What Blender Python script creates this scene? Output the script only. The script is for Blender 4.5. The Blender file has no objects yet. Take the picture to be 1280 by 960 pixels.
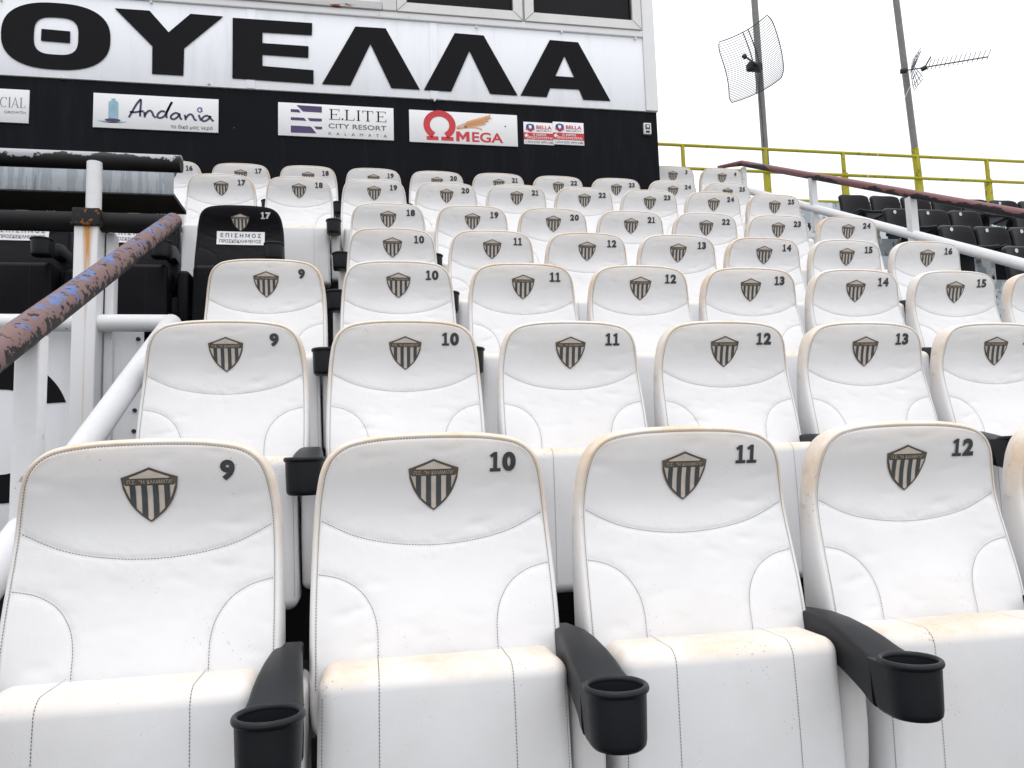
import bpy, math, random
from mathutils import Vector, Matrix, noise as mnoise
from mathutils.geometry import tessellate_polygon

random.seed(7)
SC = bpy.context.scene
COL = SC.collection

# ------------------------------------------------------------------ camera
F_PX, YAW, PITCH, ROLL = 965.4, math.radians(10.763), math.radians(6.044), math.radians(-1.839)
CAM_Z = 1.0
_f = Vector((math.sin(YAW) * math.cos(PITCH), math.cos(YAW) * math.cos(PITCH), math.sin(PITCH)))
_r0 = Vector((math.cos(YAW), -math.sin(YAW), 0))
_u0 = _r0.cross(_f)
_r = _r0 * math.cos(ROLL) + _u0 * math.sin(ROLL)
_u = -_r0 * math.sin(ROLL) + _u0 * math.cos(ROLL)
cam_data = bpy.data.cameras.new('camera')
cam_data.sensor_fit = 'HORIZONTAL'
cam_data.sensor_width = 36
cam_data.lens = F_PX / 1280 * 36
cam_data.clip_start = 0.02
cam_data.clip_end = 3000
cam = bpy.data.objects.new('camera', cam_data)
cam.matrix_world = Matrix(((_r.x, _u.x, -_f.x, 0), (_r.y, _u.y, -_f.y, 0), (_r.z, _u.z, -_f.z, CAM_Z), (0, 0, 0, 1)))
COL.objects.link(cam)
SC.camera = cam

# ------------------------------------------------------------------ light: bright overcast sky, soft high sun
SUN_EL, SUN_AZ = math.radians(74), math.radians(196)     # azimuth of the sun, clockwise from +Y
world = bpy.data.worlds.new('World')
SC.world = world
world.use_nodes = True
wn, wl = world.node_tree.nodes, world.node_tree.links
wn.clear()
w_out = wn.new('ShaderNodeOutputWorld')
w_bg = wn.new('ShaderNodeBackground')
w_sky = wn.new('ShaderNodeTexSky')
w_sky.sky_type = 'NISHITA'
w_sky.sun_disc = False
w_sky.sun_elevation = SUN_EL
w_sky.sun_rotation = SUN_AZ
w_sky.air_density = 1.0
w_sky.dust_density = 3.0
w_tc = wn.new('ShaderNodeTexCoord')
w_no = wn.new('ShaderNodeTexNoise')
w_no.inputs['Scale'].default_value = 1.6
w_no.inputs['Detail'].default_value = 5
w_rp = wn.new('ShaderNodeMapRange')
w_rp.inputs['From Min'].default_value = 0.3
w_rp.inputs['From Max'].default_value = 0.62
w_rp.inputs['To Min'].default_value = 0.72
w_rp.inputs['To Max'].default_value = 0.97
w_mx = wn.new('ShaderNodeMix')
w_mx.data_type = 'RGBA'
w_sep = wn.new('ShaderNodeSeparateXYZ')                   # standard overcast sky: zenith three times the horizon
w_el = wn.new('ShaderNodeMapRange')
w_el.inputs['From Min'].default_value = 0.0
w_el.inputs['From Max'].default_value = 1.0
w_el.inputs['To Min'].default_value = 0.62
w_el.inputs['To Max'].default_value = 1.86
w_cl = wn.new('ShaderNodeMix')
w_cl.data_type = 'RGBA'
w_cl.blend_type = 'MULTIPLY'
w_cl.inputs['Factor'].default_value = 1.0
w_cl.inputs['A'].default_value = (10.8, 10.9, 11.2, 1)
wl.new(w_tc.outputs['Generated'], w_sep.inputs[0])
wl.new(w_sep.outputs['Z'], w_el.inputs['Value'])
wl.new(w_el.outputs['Result'], w_cl.inputs['B'])
wl.new(w_cl.outputs['Result'], w_mx.inputs['B'])
wl.new(w_tc.outputs['Generated'], w_no.inputs['Vector'])
wl.new(w_no.outputs['Fac'], w_rp.inputs['Value'])
wl.new(w_rp.outputs['Result'], w_mx.inputs['Factor'])
wl.new(w_sky.outputs['Color'], w_mx.inputs['A'])
wl.new(w_mx.outputs['Result'], w_bg.inputs['Color'])
w_bg.inputs['Strength'].default_value = 0.1
wl.new(w_bg.outputs['Background'], w_out.inputs['Surface'])

sun_d = bpy.data.lights.new('sun', 'SUN')
sun_d.energy = 0.5
sun_d.angle = math.radians(14)
sun_d.color = (1.0, 0.975, 0.94)
sun = bpy.data.objects.new('sun', sun_d)
sdir = Vector((math.sin(SUN_AZ) * math.cos(SUN_EL), math.cos(SUN_AZ) * math.cos(SUN_EL), math.sin(SUN_EL)))
sun.rotation_euler = sdir.to_track_quat('Z', 'Y').to_euler()
sun.location = (0, -5, 12)
COL.objects.link(sun)

SC.view_settings.view_transform = 'Standard'
SC.view_settings.look = 'None'
SC.view_settings.gamma = 1
SC.view_settings.use_curve_mapping = False
SC.view_settings.exposure = 0.22

# ------------------------------------------------------------------ helpers
def at(u, v, Y=None, X=None, Z=None):
    """measured pixel of the photograph -> point on the plane Y, X or Z = const."""
    d = _r * ((u - 640) / F_PX) + _u * ((480 - v) / F_PX) + _f
    t = Y / d.y if Y is not None else (X / d.x if X is not None else (Z - CAM_Z) / d.z)
    return Vector((d.x * t, d.y * t, CAM_Z + d.z * t))

class MB:
    def __init__(s): s.v = []; s.f = []; s.a = []; s.m = []; s.mi = 0
    def add(s, vs, fs, a=None):
        o = len(s.v)
        s.v += [tuple(p) for p in vs]
        s.f += [tuple(i + o for i in f) for f in fs]
        s.m += [s.mi] * len(fs)
        s.a += (a if a is not None else [0.0] * len(vs))
        return s
    def mesh(s, name, mats, smooth=True, angle=40):
        me = bpy.data.meshes.new(name)
        me.from_pydata(s.v, [], s.f)
        for m in (mats if isinstance(mats, (list, tuple)) else [mats]): me.materials.append(M[m])
        me.polygons.foreach_set('material_index', s.m)
        at_ = me.attributes.new('stain', 'FLOAT', 'POINT')
        at_.data.foreach_set('value', s.a)
        if smooth:
            me.polygons.foreach_set('use_smooth', [True] * len(me.polygons))
            me.set_sharp_from_angle(angle=math.radians(angle))
        me.update()
        return me
    def box(s, x0, x1, y0, y1, z0, z1):
        v = [(x, y, z) for z in (z0, z1) for y in (y0, y1) for x in (x0, x1)]
        return s.add(v, [(0, 2, 3, 1), (4, 5, 7, 6), (0, 1, 5, 4), (2, 6, 7, 3), (0, 4, 6, 2), (1, 3, 7, 5)])
    def rbox(s, x0, x1, y0, y1, z0, z1, r, n=4, flat=3, fn=None, stain=None):
        """box with rounded edges of radius r."""
        def axis(a, b):
            rr = min(r, (b - a) * 0.499)
            e = [a + rr - rr * math.cos(math.pi / 2 * i / n * 1.0) if False else None for i in range(0)]
            lo = [(-math.tan(math.pi / 4 * (1 - i / n)), -1) for i in range(n)]
            mid = [(None, t / flat) for t in range(flat + 1)]
            return rr, lo, mid
        L = []
        dims = ((x0, x1), (y0, y1), (z0, z1))
        for a, b in dims:
            rr = min(r, (b - a) * 0.499)
            xs = [(a + rr, -(1 - i / n)) for i in range(n)] + \
                 [(a + rr + (b - a - 2 * rr) * t / flat, 0.0) for t in range(flat + 1)] + \
                 [(b - rr, (i + 1) / n) for i in range(n)]
            L.append((xs, rr))
        nx, ny, nz = (len(L[k][0]) for k in range(3))
        def pos(i, j, k):
            q = [L[0][0][i], L[1][0][j], L[2][0][k]]
            c = Vector([e[0] for e in q])
            d = Vector([math.tan(e[1] * math.pi / 4) if abs(e[1]) < 1 else math.copysign(1, e[1]) for e in q])
            if d.length > 1e-9: d.normalize()
            rr = Vector((L[0][1], L[1][1], L[2][1]))
            p = c + Vector((d.x * rr.x, d.y * rr.y, d.z * rr.z))
            return fn(p) if fn else p
        ids = {}
        vs = []; fs = []
        def vid(i, j, k):
            if (i, j, k) not in ids:
                ids[(i, j, k)] = len(vs); vs.append(pos(i, j, k))
            return ids[(i, j, k)]
        for a in range(nx - 1):
            for b in range(ny - 1):
                fs.append((vid(a, b, 0), vid(a, b + 1, 0), vid(a + 1, b + 1, 0), vid(a + 1, b, 0)))
                fs.append((vid(a, b, nz - 1), vid(a + 1, b, nz - 1), vid(a + 1, b + 1, nz - 1), vid(a, b + 1, nz - 1)))
            for b in range(nz - 1):
                fs.append((vid(a, 0, b), vid(a + 1, 0, b), vid(a + 1, 0, b + 1), vid(a, 0, b + 1)))
                fs.append((vid(a, ny - 1, b), vid(a, ny - 1, b + 1), vid(a + 1, ny - 1, b + 1), vid(a + 1, ny - 1, b)))
        for a in range(ny - 1):
            for b in range(nz - 1):
                fs.append((vid(0, a, b), vid(0, a, b + 1), vid(0, a + 1, b + 1), vid(0, a + 1, b)))
                fs.append((vid(nx - 1, a, b), vid(nx - 1, a + 1, b), vid(nx - 1, a + 1, b + 1), vid(nx - 1, a, b + 1)))
        return s.add(vs, fs, [stain(p) for p in vs] if stain else None)
    def tube(s, pts, r, n=14, cap=True, closed=False):
        pts = [Vector(p) for p in pts]
        k = len(pts)
        rs = r if isinstance(r, (list, tuple)) else [r] * k
        up = Vector((0, 0, 1))
        vs = []; at_ = []
        for i, p in enumerate(pts):
            t = (pts[(i + 1) % k] - pts[i - 1]) if closed else (pts[min(i + 1, k - 1)] - pts[max(i - 1, 0)])
            t.normalize()
            a = t.cross(up)
            if a.length < 1e-3: a = t.cross(Vector((0, 1, 0)))
            a.normalize(); b = a.cross(t)
            for j in range(n):
                w = 2 * math.pi * j / n
                d = a * math.cos(w) + b * math.sin(w)
                vs.append(p + d * rs[i]); at_.append(0.5 + 0.5 * math.sin(w))
        fs = []
        for i in range(k if closed else k - 1):
            for j in range(n):
                i2 = (i + 1) % k
                fs.append((i * n + j, i2 * n + j, i2 * n + (j + 1) % n, i * n + (j + 1) % n))
        if cap and not closed:
            fs.append(tuple(range(n))); fs.append(tuple(reversed(range((k - 1) * n, k * n))))
        return s.add(vs, fs, at_)
    def lathe(s, c, prof, n=36):
        """prof: list of (radius, z) revolved about a vertical axis through c."""
        vs = []; fs = []
        for r, z in prof:
            for j in range(n):
                w = 2 * math.pi * j / n
                vs.append((c[0] + r * math.cos(w), c[1] + r * math.sin(w), c[2] + z))
        for i in range(len(prof) - 1):
            for j in range(n):
                fs.append((i * n + j, i * n + (j + 1) % n, (i + 1) * n + (j + 1) % n, (i + 1) * n + j))
        return s.add(vs, fs)
    def prism(s, loops, mp, th):
        """extruded polygon with holes; loops are 2-D, mp(x, z, depth) -> point."""
        flat = [p for l in loops for p in l]
        tris = tessellate_polygon([[Vector((p[0], p[1], 0)) for p in l] for l in loops])
        n = len(flat)
        vs = [mp(p[0], p[1], 0) for p in flat] + [mp(p[0], p[1], th) for p in flat]
        fs = []
        for t in tris:
            a, b, c = (flat[i] for i in t)
            area = (b[0] - a[0]) * (c[1] - a[1]) - (c[0] - a[0]) * (b[1] - a[1])
            t = t if area > 0 else (t[0], t[2], t[1])
            fs.append(tuple(t)); fs.append(tuple(i + n for i in reversed(t)))
        o = 0
        for l in loops:
            k = len(l)
            for i in range(k):
                fs.append((o + i, o + i + n, o + (i + 1) % k + n, o + (i + 1) % k))
            o += k
        return s.add(vs, fs)

def link(name, me, parent=None, loc=None):
    o = bpy.data.objects.new(name, me)
    COL.objects.link(o)
    if parent is not None: o.parent = parent
    if loc is not None: o.location = loc
    return o

def tag(o, label=None, cat=None, group=None, kind=None):
    if label: o['label'] = label
    if cat: o['category'] = cat
    if group: o['group'] = group
    if kind: o['kind'] = kind
    return o

def thing(name, label, cat, loc=(0, 0, 0), group=None, rz=0):
    o = bpy.data.objects.new(name, None)
    o.empty_display_size = 0.2
    o.location = loc
    o.rotation_euler.z = rz
    COL.objects.link(o)
    return tag(o, label, cat, group)

_txt = {}
def text2d(body, bold=0.0):
    """(verts2d, faces) of a text at size 1, left aligned on its baseline, with its box."""
    key = (body, bold)
    if key not in _txt:
        c = bpy.data.curves.new('t', 'FONT')
        c.body = body; c.offset = bold; c.resolution_u = 4
        o = bpy.data.objects.new('t', c)
        COL.objects.link(o)
        bpy.context.view_layer.update()
        me = bpy.data.meshes.new_from_object(o.evaluated_get(bpy.context.evaluated_depsgraph_get()))
        vs = [(v.co.x, v.co.y) for v in me.vertices]
        fs = [tuple(p.vertices) for p in me.polygons]
        bpy.data.objects.remove(o); bpy.data.curves.remove(c); bpy.data.meshes.remove(me)
        xs = [v[0] for v in vs]; ys = [v[1] for v in vs]
        _txt[key] = (vs, fs, (min(xs), max(xs), min(ys), max(ys)))
    return _txt[key]

def text_fit(mb, body, box, mp, bold=0.0):
    """text stretched into box (x0, x1, z0, z1) on the surface mp(x, z)."""
    vs, fs, (a, b, c, d) = text2d(body, bold)
    x0, x1, z0, z1 = box
    mb.add([mp(x0 + (x - a) / (b - a) * (x1 - x0), z0 + (y - c) / (d - c) * (z1 - z0)) for x, y in vs], fs)

def interp(xs, ys, x):
    if x <= xs[0]: return ys[0]
    for i in range(len(xs) - 1):
        if x <= xs[i + 1]:
            t = (x - xs[i]) / (xs[i + 1] - xs[i])
            y0 = ys[max(i - 1, 0)]; y1 = ys[i]; y2 = ys[i + 1]; y3 = ys[min(i + 2, len(ys) - 1)]
            x0 = xs[max(i - 1, 0)]; x3 = xs[min(i + 2, len(xs) - 1)]
            h = xs[i + 1] - xs[i]
            m1 = (y2 - y0) / (xs[i + 1] - x0) * h
            m2 = (y3 - y1) / (x3 - xs[i]) * h
            return (2 * t**3 - 3 * t**2 + 1) * y1 + (t**3 - 2 * t**2 + t) * m1 + (-2 * t**3 + 3 * t**2) * y2 + (t**3 - t**2) * m2
    return ys[-1]

def smooth_path(pts, n=8, closed=False):
    out = []
    k = len(pts)
    for i in range(k if closed else k - 1):
        if closed: p = [Vector(pts[(i + j) % k]) for j in (-1, 0, 1, 2)]
        else: p = [Vector(pts[max(i - 1, 0)]), Vector(pts[i]), Vector(pts[i + 1]), Vector(pts[min(i + 2, k - 1)])]
        for q in range(n):
            t = q / n
            out.append(0.5 * ((2 * p[1]) + (p[2] - p[0]) * t + (2 * p[0] - 5 * p[1] + 4 * p[2] - p[3]) * t * t + (3 * p[1] - p[0] - 3 * p[2] + p[3]) * t**3))
    if not closed: out.append(Vector(pts[-1]))
    return out

def ribbon(mb, pts, w, mp, taper=False):
    """flat brush stroke of width w along a 2-D path on the surface mp."""
    pts = [Vector((p[0], p[1])) for p in pts]
    vs = []; k = len(pts)
    for i, p in enumerate(pts):
        t = pts[min(i + 1, k - 1)] - pts[max(i - 1, 0)]
        if t.length < 1e-9: t = Vector((1, 0))
        t.normalize()
        nrm = Vector((-t.y, t.x)) * w * 0.5
        if taper: nrm *= max(0.15, math.sin(math.pi * min(1, (i + 0.6) / k)) ** 0.5)
        vs += [mp(p.x - nrm.x, p.y - nrm.y), mp(p.x + nrm.x, p.y + nrm.y)]
    mb.add(vs, [(2 * i, 2 * i + 2, 2 * i + 3, 2 * i + 1) for i in range(k - 1)])

# ------------------------------------------------------------------ materials
M = {}
class NT:
    def __init__(s, name):
        s.m = bpy.data.materials.new(name); s.m.use_nodes = True
        s.n, s.l = s.m.node_tree.nodes, s.m.node_tree.links
        s.b = s.n['Principled BSDF']; M[name] = s.m
    def new(s, t, **kw):
        n = s.n.new(t)
        for k, v in kw.items():
            if k in n.inputs: n.inputs[k].default_value = v
            else: setattr(n, k, v)
        return n
    def link(s, a, b): s.l.new(a, b)
    def val(s, x, inp):
        if isinstance(x, (int, float)): inp.default_value = x
        elif isinstance(x, tuple): inp.default_value = x if len(x) == 4 else (*x, 1)
        else: s.link(x, inp)
    def mix(s, fac, a, b, blend='MIX'):
        n = s.new('ShaderNodeMix'); n.data_type = 'RGBA'; n.blend_type = blend
        s.val(fac, n.inputs['Factor']); s.val(a, n.inputs['A']); s.val(b, n.inputs['B'])
        return n.outputs['Result']
    def math(s, op, a, b=0.0, c=None):
        n = s.new('ShaderNodeMath', operation=op)
        s.val(a, n.inputs[0]); s.val(b, n.inputs[1])
        if c is not None: s.val(c, n.inputs[2])
        return n.outputs[0]
    def ramp(s, x, lo, hi, a=0.0, b=1.0):
        n = s.new('ShaderNodeMapRange'); n.clamp = True
        s.val(x, n.inputs['Value']); s.val(lo, n.inputs['From Min']); s.val(hi, n.inputs['From Max'])
        s.val(a, n.inputs['To Min']); s.val(b, n.inputs['To Max'])
        return n.outputs['Result']
    def coord(s, scale=(1, 1, 1), rnd=True):
        tc = s.new('ShaderNodeTexCoord')
        mp = s.new('ShaderNodeMapping')
        mp.inputs['Scale'].default_value = scale
        s.link(tc.outputs['Object'], mp.inputs['Vector'])
        if rnd:
            oi = s.new('ShaderNodeObjectInfo')
            cb = s.new('ShaderNodeCombineXYZ')
            s.link(s.math('MULTIPLY', oi.outputs['Random'], 37.0), cb.inputs[0])
            s.link(s.math('MULTIPLY', oi.outputs['Random'], 91.0), cb.inputs[2])
            s.link(cb.outputs[0], mp.inputs['Location'])
        return mp.outputs['Vector']
    def noise(s, vec, scale, detail=4, rough=0.55):
        n = s.new('ShaderNodeTexNoise'); n.inputs['Scale'].default_value = scale
        n.inputs['Detail'].default_value = detail; n.inputs['Roughness'].default_value = rough
        s.link(vec, n.inputs['Vector'])
        return n.outputs['Fac']
    def attr(s, name='stain'):
        return s.new('ShaderNodeAttribute', attribute_name=name).outputs['Fac']
    def bump(s, h, strength=0.2, dist=0.002):
        n = s.new('ShaderNodeBump'); n.inputs['Strength'].default_value = strength
        n.inputs['Distance'].default_value = dist
        s.link(h, n.inputs['Height']); s.link(n.outputs['Normal'], s.b.inputs['Normal'])
    def done(s, col, rough=0.5, metal=0.0, spec=0.5):
        s.val(col, s.b.inputs['Base Color']); s.val(rough, s.b.inputs['Roughness'])
        s.val(metal, s.b.inputs['Metallic']); s.b.inputs['Specular IOR Level'].default_value = spec

def plain(name, col, rough=0.5, metal=0.0, var=0.12, scale=6.0, spec=0.5, bump=0.0, bscale=120):
    t = NT(name)
    v = t.coord()
    f = t.ramp(t.noise(v, scale), 0.3, 0.7)
    dark = tuple(c * (1 - var) for c in col)
    t.done(t.mix(f, dark, col), rough, metal, spec)
    if bump: t.bump(t.noise(v, bscale, 3), bump, 0.001)
    return t

def leather(name, base, stain_col, dot_col, stain_amt, rough, var):
    t = NT(name)
    v = t.coord()
    col = t.mix(t.ramp(t.noise(v, 5.0, 5), 0.35, 0.7), tuple(c * (1 - var) for c in base), base)
    # sun-yellowed and dusty rims, tops of cushions
    a = t.attr()
    big = t.ramp(t.noise(v, 7.0, 5, 0.6), 0.28, 0.66)
    fine = t.ramp(t.noise(v, 60.0, 4, 0.7), 0.3, 0.7, 0.6, 1.0)
    st = t.math('MULTIPLY', t.math('MULTIPLY', a, t.ramp(big, 0, 1, 0.22, 1.0)), fine)
    oi = t.new('ShaderNodeObjectInfo')
    st = t.math('MULTIPLY', st, t.ramp(oi.outputs['Random'], 0.0, 1.0, 0.6, 1.15))
    col = t.mix(t.math('MULTIPLY', st, stain_amt), col, stain_col)
    # specks of dirt
    vo = t.new('ShaderNodeTexVoronoi'); vo.inputs['Scale'].default_value = 95.0
    t.link(v, vo.inputs['Vector'])
    sz = t.ramp(t.noise(v, 9.0, 3), 0.46, 0.70, 0.0, 0.15)
    sz = t.math('MULTIPLY', sz, t.ramp(a, 0.0, 0.6, 1.0, 1.7))
    sp = t.math('LESS_THAN', vo.outputs['Distance'], sz)
    col = t.mix(t.math('MULTIPLY', sp, 0.45), col, dot_col)
    sm = t.math('MULTIPLY', t.ramp(t.noise(v, 3.3, 6, 0.65), 0.50, 0.78), 0.22)
    col = t.mix(sm, col, tuple(c * k for c, k in zip(base, (0.70, 0.66, 0.60))))
    t.done(col, rough, 0, 0.35 if base[0] > 0.5 else 0.10)
    w = t.new('ShaderNodeTexVoronoi'); w.inputs['Scale'].default_value = 900.0
    t.link(v, w.inputs['Vector'])
    t.bump(t.math('ADD', w.outputs['Distance'], t.math('MULTIPLY', t.noise(v, 11.0, 2), 3.0)), 0.30, 0.0006)

leather('white_leather', (0.82, 0.82, 0.83), (0.66, 0.48, 0.28), (0.30, 0.24, 0.17), 1.0, 0.5, 0.05)
leather('black_leather', (0.008, 0.008, 0.011), (0.03, 0.03, 0.035), (0.06, 0.06, 0.06), 0.3, 0.45, 0.3)
plain('stitch', (0.085, 0.078, 0.07), 0.8)
plain('stitch_black', (0.03, 0.03, 0.035), 0.8)
plain('crest_frame', (0.12, 0.095, 0.07), 0.6, var=0.35, scale=60)
plain('crest_cream', (0.60, 0.54, 0.48), 0.6, var=0.18, scale=50)
plain('crest_stripe', (0.06, 0.068, 0.074), 0.6, var=0.3, scale=60)
plain('crest_letters', (0.42, 0.38, 0.33), 0.6)
plain('number_ink', (0.045, 0.05, 0.055), 0.55, var=0.3, scale=80)
plain('number_white', (0.7, 0.7, 0.7), 0.5)
plain('cup_plastic', (0.014, 0.015, 0.018), 0.42, spec=0.22, var=0.3, scale=9, bump=0.25, bscale=300)
plain('black_steel', (0.012, 0.012, 0.013), 0.55, spec=0.15)
plain('shell_plastic', (0.74, 0.74, 0.73), 0.45, var=0.06)
plain('black_plastic', (0.009, 0.009, 0.011), 0.38, spec=0.16, var=0.35, scale=4)
plain('print_white', (0.80, 0.80, 0.81), 0.4, var=0.03)
plain('print_black', (0.008, 0.008, 0.0095), 0.45, spec=0.08)
plain('print_purple', (0.055, 0.03, 0.13), 0.45)
plain('print_indigo', (0.04, 0.03, 0.10), 0.45)
plain('print_blue', (0.03, 0.05, 0.22), 0.45)
plain('print_water', (0.30, 0.50, 0.62), 0.4, var=0.3, scale=14)
plain('print_red', (0.58, 0.025, 0.035), 0.45)
plain('print_wheat', (0.72, 0.36, 0.16), 0.45)
plain('print_grey', (0.10, 0.10, 0.11), 0.45)
plain('dark_glass', (0.008, 0.008, 0.009), 0.04, var=0.5, scale=1.5, spec=0.14)
plain('aluminium', (0.72, 0.71, 0.70), 0.35, 0.0, var=0.08)
plain('rubber', (0.02, 0.02, 0.02), 0.7)
plain('mast_steel', (0.20, 0.20, 0.185), 0.6, 0.0, var=0.25)
plain('wire_steel', (0.05, 0.06, 0.075), 0.5, 0.3)
plain('dark_ply', (0.030, 0.027, 0.020), 0.75, var=0.4, scale=12)
plain('grass', (0.06, 0.12, 0.03), 0.9, var=0.4, scale=3)

def panel_mat(name, col, streak):
    t = NT(name)
    v = t.coord((1, 1, 0.12), rnd=False)
    g = t.ramp(t.noise(v, 9.0, 6, 0.65), 0.50, 0.80)
    c = t.mix(t.math('MULTIPLY', g, streak), col, (0.42, 0.43, 0.46))
    v2 = t.coord((1, 1, 1), rnd=False)
    vo = t.new('ShaderNodeTexVoronoi'); vo.inputs['Scale'].default_value = 9.0
    t.link(v2, vo.inputs['Vector'])
    sp = t.math('LESS_THAN', vo.outputs['Distance'], t.ramp(t.noise(v2, 2.3), 0.45, 0.75, 0.0, 0.07))
    c = t.mix(t.math('MULTIPLY', sp, 0.55), c, (0.25, 0.24, 0.22))
    t.done(c, 0.42, 0, 0.07 if col[0] < 0.1 else 0.4)
    t.bump(t.noise(v2, 1.6, 2), 0.25, 0.02)
panel_mat('sign_white', (0.87, 0.89, 0.93), 0.25)
panel_mat('board_white', (0.78, 0.79, 0.81), 0.25)
panel_mat('wall_black', (0.0055, 0.006, 0.0085), 0.015)

def peel(name, layers, rough=0.5, metal=0.0, scale=18.0, topness=0.0, thin=(1, 1, 1)):
    """layers: [(colour, threshold, seed offset)] paint coats over the first colour, each with ragged edges."""
    t = NT(name)
    col = layers[0][0]
    v = t.coord(thin, rnd=False)
    a = t.attr()
    h = None
    for i, (c, th, k, sc) in enumerate(layers[1:]):
        off = t.new('ShaderNodeVectorMath', operation='ADD'); off.inputs[1].default_value = (k, k * 2.3, -k)
        t.link(v, off.inputs[0])
        nz = t.noise(off.outputs[0], sc, 7, 0.62)
        x = t.math('ADD', nz, t.math('MULTIPLY', t.math('SUBTRACT', a, 0.5), topness))
        m = t.ramp(x, th, th + 0.015)
        col = t.mix(m, col, c)
        h = m if h is None else t.math('ADD', h, m)
    fade = t.ramp(t.noise(v, 40, 4), 0.3, 0.7, 0.8, 1.0)
    col = t.mix(1.0, col, t.mix(fade, (0.75, 0.75, 0.75), (1, 1, 1)), 'MULTIPLY')
    t.done(col, rough, metal, 0.22)
    t.bump(h, 0.5, 0.002)
peel('rail_peeling', [((0.018, 0.017, 0.018),), ((0.205, 0.128, 0.122), 0.51, 0.0, 42.0), ((0.12, 0.18, 0.38), 0.685, 3.1, 19.0), ((0.016, 0.015, 0.016), 0.745, 8.1, 48.0), ((0.27, 0.145, 0.14), 0.80, 12.0, 60.0)], 0.55, topness=0.34)
peel('rail_maroon', [((0.02, 0.017, 0.018),), ((0.20, 0.09, 0.09), 0.44, 0.7, 5.0)], 0.5, topness=0.26, thin=(1, .5, 1))
peel('tube_black', [((0.012, 0.012, 0.013),), ((0.38, 0.39, 0.41), 0.60, 5.0, 6.0)], 0.5, topness=0.36)
peel('rail_white', [((0.78, 0.78, 0.79),), ((0.45, 0.42, 0.38), 0.70, 1.3, 24.0)], 0.45, topness=-0.1)
peel('rail_yellow', [((0.40, 0.36, 0.02),), ((0.24, 0.20, 0.03), 0.62, 1.3, 9.0)], 0.5, topness=-0.1)
peel('wall_peeling', [((0.36, 0.40, 0.43),), ((0.62, 0.66, 0.69), 0.50, 0.0, 2.2), ((0.16, 0.15, 0.13), 0.57, 4.0, 3.4), ((0.03, 0.03, 0.03), 0.63, 9.0, 5.0)], 0.8, thin=(1.3, 1.3, 0.8))
peel('galvanised', [((0.40, 0.44, 0.48),), ((0.52, 0.56, 0.60), 0.50, 0.0, 5.0), ((0.26, 0.29, 0.32), 0.62, 2.0, 7.0)], 0.45, 0.25, thin=(6, 6, 0.5))
peel('clamp_rust', [((0.02, 0.02, 0.022),), ((0.22, 0.08, 0.03), 0.56, 2.0, 30.0)], 0.7)
peel('sill_rust', [((0.56, 0.55, 0.54),), ((0.20, 0.07, 0.025), 0.60, 2.0, 6.0), ((0.03, 0.02, 0.02), 0.66, 6.0, 9.0)], 0.7, thin=(.6, 1, 3))

t = NT('post_rust')                       # white post with a rust run below its clamp
v = t.coord((1, 1, 0.05), rnd=False)
v2 = t.coord((1, 1, 1), rnd=False)
x = t.math('ABSOLUTE', t.new('ShaderNodeSeparateXYZ').outputs[0])
sep = t.new('ShaderNodeSeparateXYZ'); t.link(v2, sep.inputs[0])
dist = t.math('ABSOLUTE', t.math('SUBTRACT', sep.outputs[0], 0.006))
run = t.math('SUBTRACT', t.ramp(dist, 0.0, 0.028, 1.0, 0.0), t.ramp(sep.outputs[2], 0.0, -0.45, 0.0, 0.75))
run = t.math('MULTIPLY', run, t.ramp(t.noise(v, 90, 4), 0.25, 0.65, 0.4, 1.3))
t.done(t.mix(t.ramp(run, 0.05, 0.7), (0.76, 0.76, 0.77), (0.50, 0.24, 0.05)), 0.5)

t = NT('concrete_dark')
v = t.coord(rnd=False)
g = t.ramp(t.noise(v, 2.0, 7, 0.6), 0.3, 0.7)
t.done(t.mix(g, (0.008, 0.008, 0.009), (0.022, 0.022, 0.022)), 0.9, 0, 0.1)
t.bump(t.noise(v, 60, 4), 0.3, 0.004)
t = NT('concrete_grey')
v = t.coord(rnd=False)
g = t.ramp(t.noise(v, 1.4, 7, 0.6), 0.3, 0.7)
t.done(t.mix(g, (0.20, 0.20, 0.19), (0.34, 0.34, 0.32)), 0.85)
t.bump(t.noise(v, 60, 4), 0.3, 0.004)

# ------------------------------------------------------------------ the stand: steps and ground
PITCH_X = 0.52
ROWS = [(0.2651, 1.5112, 0.0091), (0.2555, 2.3319, 0.3913), (0.2722, 3.1127, 0.7883), (0.2794, 3.9109, 1.1801),
        (0.2828, 4.6345, 1.5649), (-0.3094, 5.4175, 2.0092), (-0.3017, 6.1975, 2.3999), (0.0240, 6.9295, 2.8364)]
mb = MB(); mb.box(-400, 400, -400, 400, -5.2, -5.0)
tag(link('ground', mb.mesh('ground', 'concrete_grey', smooth=False)), kind='structure')
lv = [(-1.75, -0.78), (-0.93, -0.39), (-0.10, -0.385)] + [(d, z) for _, d, z in ROWS]
lv = [(-1.70, -1.18), (-0.89, -0.79), (-0.10, -0.39)] + [(d, z) for _, d, z in ROWS]
for i, (d, z) in enumerate(lv):
    y0 = d - 0.42
    y1 = (lv[i + 1][0] - 0.42) if i + 1 < len(lv) else 11.2
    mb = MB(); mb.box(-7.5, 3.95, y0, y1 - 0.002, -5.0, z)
    tag(link('terrace_step', mb.mesh('terrace_step', 'concrete_dark', smooth=False)), kind='structure')

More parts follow.
